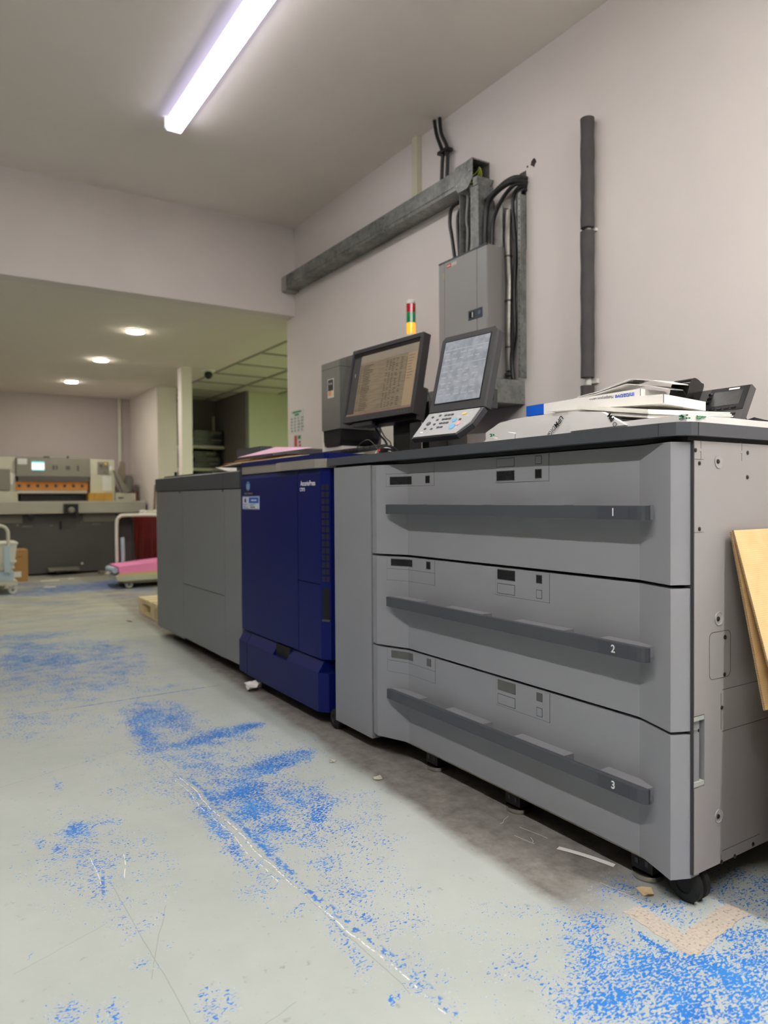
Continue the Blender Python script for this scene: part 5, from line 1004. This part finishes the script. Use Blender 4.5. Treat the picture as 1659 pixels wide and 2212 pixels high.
obj('left_lever_box',B(.45,.86,8.93,8.97,.965,1.20),M_cutg,t,bevel=.02)
# slanting arm and lamp on the right
F=Fr((1.94,8.90,1.20),(.60,0,.50),(-.5,0,.6))
bm=new_bm(); prism(bm,[(1.945,1.20),(1.985,1.19),(2.125,.955),(2.08,.935),(2.05,.945)],lambda p:(p[0],8.90,p[1]),lambda p:(p[0],8.97,p[1])); obj('slanting_arm',bm,M_cutg,t,bevel=.004)
bm=new_bm(); prism(bm,[(2.03,1.09),(2.075,1.32),(2.125,1.31),(2.13,1.15),(2.09,1.04)],lambda p:(p[0],9.1,p[1]),lambda p:(p[0],9.14,p[1])); obj('rear_guard',bm,mat('clear brown guard',(136,122,112),.3),t)
sb=obj('side_box',B(1.97,2.20,8.92,9.4,.843,.935),M_cut,t,bevel=.004); sub('side_slot',B(2.0,2.06,8.917,8.921,.87,.885),M_gap,sb)
bm=new_bm(); box(bm,2.20,2.22,8.92,9.4,.843,.95); obj('side_post',bm,M_redp,t)
h=obj('wheel_guard',B(1.385,1.535,8.80,8.862,.70,.812),M_black,t,'black hand wheel guard',bevel=.02); sub('hand_wheel',lathe(new_bm(),(1.46,8.80,.74),(0,-1,0),[(0,.036),(.02,.034),(.03,.024),(.031,.001)],n=24),M_cutg,h,smooth=True); sub('crank_knob',CY((1.515,8.80,.685),(1.515,8.76,.685),.02),M_black,h)
bm=new_bm(); prism(bm,[(1.02,.70),(1.12,.70),(1.10,.665),(1.085,.63),(1.06,.63),(1.04,.665)],lambda p:(p[0],8.90,p[1]),lambda p:(p[0],8.96,p[1])); obj('foot_lever',bm,M_black,t)
bm=new_bm()
for x,z in ((.93,.58),(1.60,.60)): cyl(bm,(x,8.999,z),(x,8.993,z),.012,n=14)
for x0,x1,z in ((.98,1.08,.555),(1.72,1.80,.565),(1.26,1.29,.56)): box(bm,x0,x1,8.994,9.0,z,z+.012)
obj('cabinet_fitting',bm,M_cutg,t)
bm=new_bm(); cyl(bm,(1.60,8.999,.115),(1.60,8.99,.115),.014,n=14); obj('white_cap',bm,M_white,t); bm=new_bm(); box(bm,1.36,1.385,8.985,9.0,.52,.61); obj('keyhole_cover',bm,M_black,t)
obj('foot_pedal',B(1.22,1.54,8.82,8.99,.055,.085),mat('pedal grey',(126,124,118),.6),t,bevel=.01); obj('pedal_arm',B(1.30,1.42,8.86,9.05,.02,.055),M_gap,t)
tag(obj('wooden_jogging_block',B(1.662,1.925,8.885,9.1,.8435,.935),M_wood,bevel=.004),'varnished yellow wooden block on the cutting machine table','block')
bm=new_bm(); prism(bm,[(2.19,.945),(2.165,1.10),(2.18,1.16),(2.25,1.16),(2.275,1.10),(2.25,.945)],lambda p:(p[0],9.3,p[1]),lambda p:(p[0],9.44,p[1]))
tt=thing('grey_bucket','grey container with dark base behind the right end of the cutting machine','container',(2.22,9.37,.844)); obj('shell',bm,mat('container grey',(120,118,116),.5),tt,bevel=.006); obj('dark_base',B(2.18,2.265,9.31,9.43,.8445,.99),M_black,tt,bevel=.005)
# small papers lying on the cutter head
t=thing('metal_rule','shiny rule and dark clips lying on top of the cutting machine head','rule',(1.36,9.1,1.336)); obj('rule',B(1.28,1.45,9.0,9.04,1.3355,1.346),M_chrome,t); bm=new_bm(); box(bm,1.21,1.27,9.0,9.05,1.3355,1.352); box(bm,1.455,1.475,9.0,9.05,1.3355,1.36); obj('clip',bm,M_black,t)
# dark red plastic drum and bag
t=thing('waste_drum','tall dark red glossy plastic bin beside the cutting machine','bin',(2.3,8.2,0))
bm=lathe(new_bm(),(2.20,8.17,0),(0,0,1),[(0,.18),(.02,.19),(.60,.208),(.64,.217),(.665,.217),(.67,.207)],n=30); obj('drum',bm,M_redp,t,smooth=True)
bm=new_bm(); 
for k in range(3): 
    a=math.radians(200+k*25); cyl(bm,(2.20+.196*math.cos(a),8.17+.196*math.sin(a),.1),(2.20+.206*math.cos(a),8.17+.206*math.sin(a),.6),.012,n=8)
obj('rib',bm,M_redp,t)
tag(obj('crumpled_waste',lumpy(2.08,2.32,8.06,8.28,.675,.73,.02,31),M_white),'crumpled white waste paper filling the dark red bin','paper')
tag(obj('timber_strip',B(2.285,2.31,8.30,8.40,.0,.95) if 0 else prism(new_bm(),[(2.245,.68),(2.262,.68),(2.275,1.02),(2.262,1.02)],lambda p:(p[0],8.30,p[1]),lambda p:(p[0],8.33,p[1])),M_stick),'brown timber strip leaning upright out of the dark red bin','timber')
# ================================================================ trolleys
def trolley_wheel(x,y,r,m,par):
    w_=obj('wheel',lathe(new_bm(),(x,y-.014,r),(0,1,0),[(0,r*.5),(.003,r*.95),(.006,r),(.022,r),(.025,r*.95),(.028,r*.5)],n=26),m,par,smooth=True)
    sub('hub',CY((x,y-.016,r),(x,y+.016,r),r*.35),M_cutg,w_); sub('fork',B(x-.015,x+.015,y-.02,y+.02,r*1.5,.085),M_chrome,w_)
t=thing('platform_trolley','cream platform trolley with bent tube handle holding pink paper packs','trolley',(2.0,7.35,0))
bm=new_bm(); prism(bm,[(1.575,.083),(1.575,.118),(1.60,.128),(2.42,.128),(2.42,.083),(1.62,.075)],lambda p:(p[0],7.12,p[1]),lambda p:(p[0],7.66,p[1])); obj('deck',bm,M_cut,t,bevel=.006)
obj('bumper',B(1.64,2.40,7.14,7.64,.052,.076),M_cutg,t)
for x,y in ((1.70,7.19),(2.33,7.19),(1.72,7.60),(2.33,7.60)): trolley_wheel(x,y,.036,M_bin,t)
obj('handle',tube(new_bm(),[(1.688,7.62,.12),(1.686,7.62,.45),(1.69,7.62,.63),(1.72,7.62,.682),(1.78,7.62,.694),(2.05,7.62,.694),(2.12,7.62,.682),(2.15,7.62,.63),(2.153,7.62,.12)],.0165,n=14,k=8),M_bin,t,'pale bent tube handle',smooth=True)
obj('grab_post',CY((1.745,7.60,.13),(1.738,7.60,.47),.019),M_paleblue,t)
t2=[('bright pink paper pack on the cream trolley',M_hotpink,(1.607,.150,.212,.045)),('cream paper pack under the pink one on the trolley',M_manila,(1.60,.129,.142,.0))]
bm=new_bm(); hexa(bm,[(1.607,7.16,.146),(2.20,7.16,.162),(2.20,7.55,.162),(1.607,7.55,.146),(1.60,7.16,.214),(2.20,7.16,.262),(2.20,7.55,.262),(1.60,7.55,.214)]); tag(obj('paper_pack',bm,M_hotpink,bevel=.004),'bright pink paper pack on the cream platform trolley','paper')
bm=new_bm(); hexa(bm,[(1.60,7.14,.1285),(2.22,7.14,.1285),(2.22,7.56,.1285),(1.60,7.56,.1285),(1.605,7.14,.144),(2.22,7.14,.160),(2.22,7.56,.160),(1.605,7.56,.144)]); tag(obj('cardboard_pad',bm,M_manila,bevel=.003),'tan board under the bright pink pack on the trolley','board')
bm=new_bm(); cyl(bm,(1.575,7.2,.175),(1.575,7.5,.175),.028,n=18); tag(obj('paper_roll',bm,M_paleblue),'rolled pale paper at the left end of the pink pack','paper roll')
t=thing('platform_trolley','white platform trolley loaded with white tubs at the left edge','trolley',(.4,7.6,0))
obj('deck',B(-.05,.752,7.32,7.86,.085,.122),M_cut,t,bevel=.006)
for x,y in ((.715,7.38),(.02,7.38),(.66,7.82),(.02,7.82)): trolley_wheel(x,y,.037,M_bin,t)
obj('handle',tube(new_bm(),[(.683,7.36,.12),(.683,7.36,.52),(.676,7.36,.58),(.645,7.36,.615),(.56,7.36,.632),(.35,7.36,.634)],.015,n=14,k=8),M_cut,t,smooth=True)
obj('clamp_bracket',B(.60,.72,7.335,7.385,.125,.21),M_paleblue,t,bevel=.006)
obj('grab_post',B(.645,.695,7.31,7.345,.20,.44),M_paleblue,t,bevel=.006)
for i,l in enumerate(('lowest','second','third','topmost')):
    z=.125+i*.058; s=i*.016
    bm=new_bm(); prism(bm,[(0,0),(1,0),(1.0,1),(0,1)],lambda p:(.30-s+(.42+2*s)*p[0]+ (0 if p[1]==0 else (.035 if p[0]==1 else -.035)),7.42-s,z+p[1]*.165),lambda p:(.30-s+(.42+2*s)*p[0]+(0 if p[1]==0 else (.035 if p[0]==1 else -.035)),7.80+s,z+p[1]*.165))
    tb=thing('plastic_tub',l+' white plastic tub of the nested stack on the left trolley','tub',(.5,7.6,z),'nested white tubs on the trolley')
    # tub shells nest, so only the band between rims is built for each
    bm.free(); bm=new_bm(); x0,x1=.28-s,.72+s*.9
    hexa(bm,[(x0+.02,7.48-s,z),(x1-.02,7.48-s,z),(x1-.02,7.78+s,z),(x0+.02,7.78+s,z),(x0,7.47-s,z+.055 if i<3 else z+.165),(x1,7.47-s,z+.055 if i<3 else z+.165),(x1,7.79+s,z+.055 if i<3 else z+.165),(x0,7.79+s,z+.055 if i<3 else z+.165)]); obj('shell',bm,M_bin,tb,bevel=.006)
    zz=z+.0555 if i<3 else z+.165
    obj('rim',B(x0-.008,x1+.008,7.46-s,7.80+s,zz-.014,zz+.0015),M_bin,tb,bevel=.004)
t=thing('carton','brown cardboard carton behind the trolley of white tubs','box',(.72,8.5,0))
obj('carton_body',B(.50,.965,8.42,8.72,.001,.335),M_brown,t,bevel=.003); obj('carton_label',B(.76,.90,8.4185,8.4205,.05,.11),M_white,t); bm=new_bm(); box(bm,.86,.90,8.4185,8.4205,.26,.268); obj('carton_print',bm,M_stick,t)
# ================================================================ pallet
t=thing('wooden_pallet','pale wooden pallet on the floor behind the finishing machine','pallet',(1.75,5.2,0))
bm=new_bm()
for k in range(6): obj('top_board',B(1.375,2.15,4.80+k*.130,4.80+k*.130+.10,.105,.122),M_pallet,t,bevel=.002)
for x in (1.38,1.72,2.06):
    obj('bearer',B(x,x+.075,4.80,5.55,.087,.1045),M_pallet,t)
    for y in (4.80,5.115,5.44): obj('block',B(x,x+.085,y,y+.11,.018,.0865),M_pallet,t,bevel=.002)
    obj('bottom_board',B(x,x+.09,4.80,5.55,.0005,.0175),M_pallet,t)
bm.free()
# ================================================================ shelving with printer trays in the alcove
t=thing('shelf_unit','white shelving in the dark alcove holding black equipment','shelf',(3.1,9.0,0))
for z in (.86,1.215,1.50): obj('shelf_board',B(2.62,3.34,8.98,9.33,z,z+.035),M_cut,t)
for x in (2.62,3.30): obj('upright',B(x,x+.03,9.30,9.33,0,1.95),M_cut,t)
rr=random.Random(11)
def gear(x0,x1,y0,z0,z1,l,m_=M_black,light=True):
    g=thing('office_printer',l,'printer',((x0+x1)/2,y0+.12,z0),'black machines on the alcove shelves')
    obj('casing',B(x0,x1,y0,y0+.28,z0+.001,z1),m_,g,bevel=.008)
    obj('paper_slot',B(x0+.03,x1-.04,y0-.004,y0,z0+(z1-z0)*.35,z0+(z1-z0)*.5),M_cutd,g)
    if light: obj('pale_panel',B(x1-.16,x1-.03,y0-.004,y0,z0+(z1-z0)*.65,z0+(z1-z0)*.8),M_cutg,g)
gear(2.64,2.82,9.0,1.535,1.70,'small black machine at the left end of the upper alcove shelf',light=False)
gear(2.90,3.33,8.99,1.535,1.64,'wide black machine on the upper alcove shelf, lower of two')
gear(2.94,3.33,8.99,1.6415,1.73,'wide black machine resting on another on the upper alcove shelf')
gear(2.66,2.86,9.0,1.25,1.42,'dark machine at the left end of the lower alcove shelf',light=False)
gear(2.92,3.30,8.99,1.25,1.33,'black machine on the lower alcove shelf, bottom one')
gear(2.95,3.28,8.99,1.3315,1.385,'thin dark machine in the middle of the lower shelf pile',M_cutd)
gear(2.93,3.26,8.99,1.3865,1.46,'black machine topmost on the lower alcove shelf')
gear(2.68,3.25,8.99,.895,1.10,'large black machine on the bottom alcove shelf')
# ================================================================ things lying on the floor
bm=new_bm(); n=9; a0=V((1.279,1.225)); a1=V((1.323,1.094)); dd=(a1-a0); q=V((-dd.y,dd.x)).normalized()*.0075
def lift(k): return .0008+.0015*math.sin(math.pi*k)
for i in range(n):
    k0,k1=i/n,(i+1)/n; p0=a0+dd*k0+q*.2*math.sin(k0*3); p1=a0+dd*k1+q*.2*math.sin(k1*3)
    hexa(bm,[(*(p0-q),lift(k0)),(*(p1-q),lift(k1)),(*(p1+q),lift(k1)),(*(p0+q),lift(k0)),(*(p0-q),lift(k0)+.0004),(*(p1-q),lift(k1)+.0004),(*(p1+q),lift(k1)+.0004),(*(p0+q),lift(k0)+.0004)])
bmesh.ops.remove_doubles(bm,verts=bm.verts[:],dist=.0001)
tag(obj('paper_strip',bm,M_white),'long thin white paper strip on the floor under the lowest drawer','paper strip')
bm=new_bm(); P=[(1.283,1.005),(1.292,.995),(1.299,.977),(1.290,.964),(1.275,.965),(1.270,.974)]
top=[bm.verts.new((x,y,.003+.010*((i*37)%5)/5)) for i,(x,y) in enumerate(P)]; cv=bm.verts.new((1.284,.980,.004))
for i in range(6): bm.faces.new([top[i],top[(i+1)%6],cv])
r_=bmesh.ops.solidify(bm,geom=bm.faces[:],thickness=-.0008)
tag(obj('cardboard_scrap',bm,mat('pale torn card',(244,222,182),.8)),'small torn tan cardboard scrap on the floor by the front castor','scrap')
def crumple(c,r,sd,lab,nm,m_=M_white,flat=.5):
    bm=new_bm(); bmesh.ops.create_icosphere(bm,subdivisions=2,radius=1); R_=random.Random(sd)
    for v in bm.verts:
        s=.30+1.25*R_.random(); v.co=V((c[0]+v.co.x*r*s,c[1]+v.co.y*r*s,max(.001,r*flat+v.co.z*r*s*flat)))
    return tag(obj(nm,bm,m_),lab,'paper scrap')
crumple((1.232,3.00),.034,4,'crumpled white paper scrap on the floor at the left foot of the blue machine','crumpled_paper',flat=.6)
# masking tape corner
def tape(P,lab,m_=M_tape,z=.0008):
    bm=new_bm(); prz(bm,P,.0002,z); return tag(obj('masking_tape',bm,m_),lab,'tape')
def on_line(a,b_,w,seed,n=14):
    R_=random.Random(seed); a=V(a);b_=V(b_); d=b_-a; q=V((-d.y,d.x)).normalized()*w/2; L_=[];R2=[]
    for i in range(n+1):
        k=i/n; j1=(R_.random()-.5)*.006; j2=(R_.random()-.5)*.006; p=a+d*k; L_.append(tuple(p+q*(1+j1/w*2))); R2.append(tuple(p-q*(1+j2/w*2)))
    return L_+R2[::-1]
tape(on_line((1.212,.960),(1.198,.800),.046,2),'worn masking tape strip on the floor running along beside the cabinet')
tape(on_line((1.185,.822),(1.395,.842),.048,5),'worn masking tape strip on the floor pointing under the cabinet',z=.0012)
# fine threads and shavings
for i,(P,l) in enumerate([([(1.278,1.356),(1.290,1.30),(1.293,1.273)],'bent white paper thread on the floor below the bottom drawer'),([(1.236,1.33),(1.24,1.30),(1.246,1.27)],'short pale thread lying left of the bent one'),([(1.262,1.30),(1.255,1.285),(1.248,1.278)],'tiny curved pale thread near the long white strip'),
  ([(1.238,1.062),(1.245,1.03),(1.262,1.0)],'thin pale thread on the floor in front of the near foot'),([(1.243,1.02),(1.25,.985),(1.26,.945)],'thin pale thread beside the masking tape corner'),([(1.30,1.42),(1.275,1.41),(1.262,1.40),(1.250,1.398)],'curly pale thread on the floor by the middle levelling foot')]):
    tag(obj('paper_thread',tube(new_bm(),[(x,y,.0012) for x,y in P],.0004,n=6),M_wrap),l,'thread')
for i,(x,y,r_,l) in enumerate([(1.02,1.83,.012,'small beige plaster crumb at the edge of the clean floor, nearer one'),(.975,2.03,.010,'small beige plaster crumb beside the machine strip, farther one'),(1.10,5.2,.02,'white paper scrap on the aisle floor near the pallet')]):
    crumple((x+.13,y),r_,40+i,l,'floor_crumb',M_cut,.3)
for i,(x0,x1,y,w_,l) in enumerate([(1.07,1.25,8.35,.05,'long pale paper strip on the blue floor before the cutting machine'),(1.35,1.41,8.42,.05,'short white scrap on the blue floor, right of the long strip'),(1.02,1.12,7.72,.05,'white scrap on the blue floor nearer than the others'),(1.22,1.80,8.63,.14,'flat grey board piece lying in front of the cutting machine')]):
    bm=new_bm(); prz(bm,[(x0,y),(x1,y-.03),(x1+.01,y+w_-.03),(x0+.02,y+w_)],.0005,.004 if i<3 else .012); tag(obj('floor_scrap' if i<3 else 'board_piece',bm,M_white if i<3 else M_cutg),l,'scrap' if i<3 else 'board')
tag(obj('white_block',B(1.72,1.85,8.60,8.72,.001,.045),M_cutg,bevel=.004),'low grey block on the floor between cutting machine and trolley','block')
# ================================================================ output settings
vs=SC.view_settings; vs.view_transform='Standard'; vs.look='None'; vs.gamma=1; vs.use_curve_mapping=False; vs.exposure=1.56
SC.cycles.use_denoising=True; SC.cycles.max_bounces=6; SC.cycles.diffuse_bounces=4; SC.cycles.glossy_bounces=3; SC.cycles.use_adaptive_sampling=True; SC.cycles.adaptive_threshold=.07; SC.cycles.adaptive_min_samples=16; SC.cycles.sample_clamp_indirect=6
SC.cycles.caustics_reflective=False; SC.cycles.caustics_refractive=False
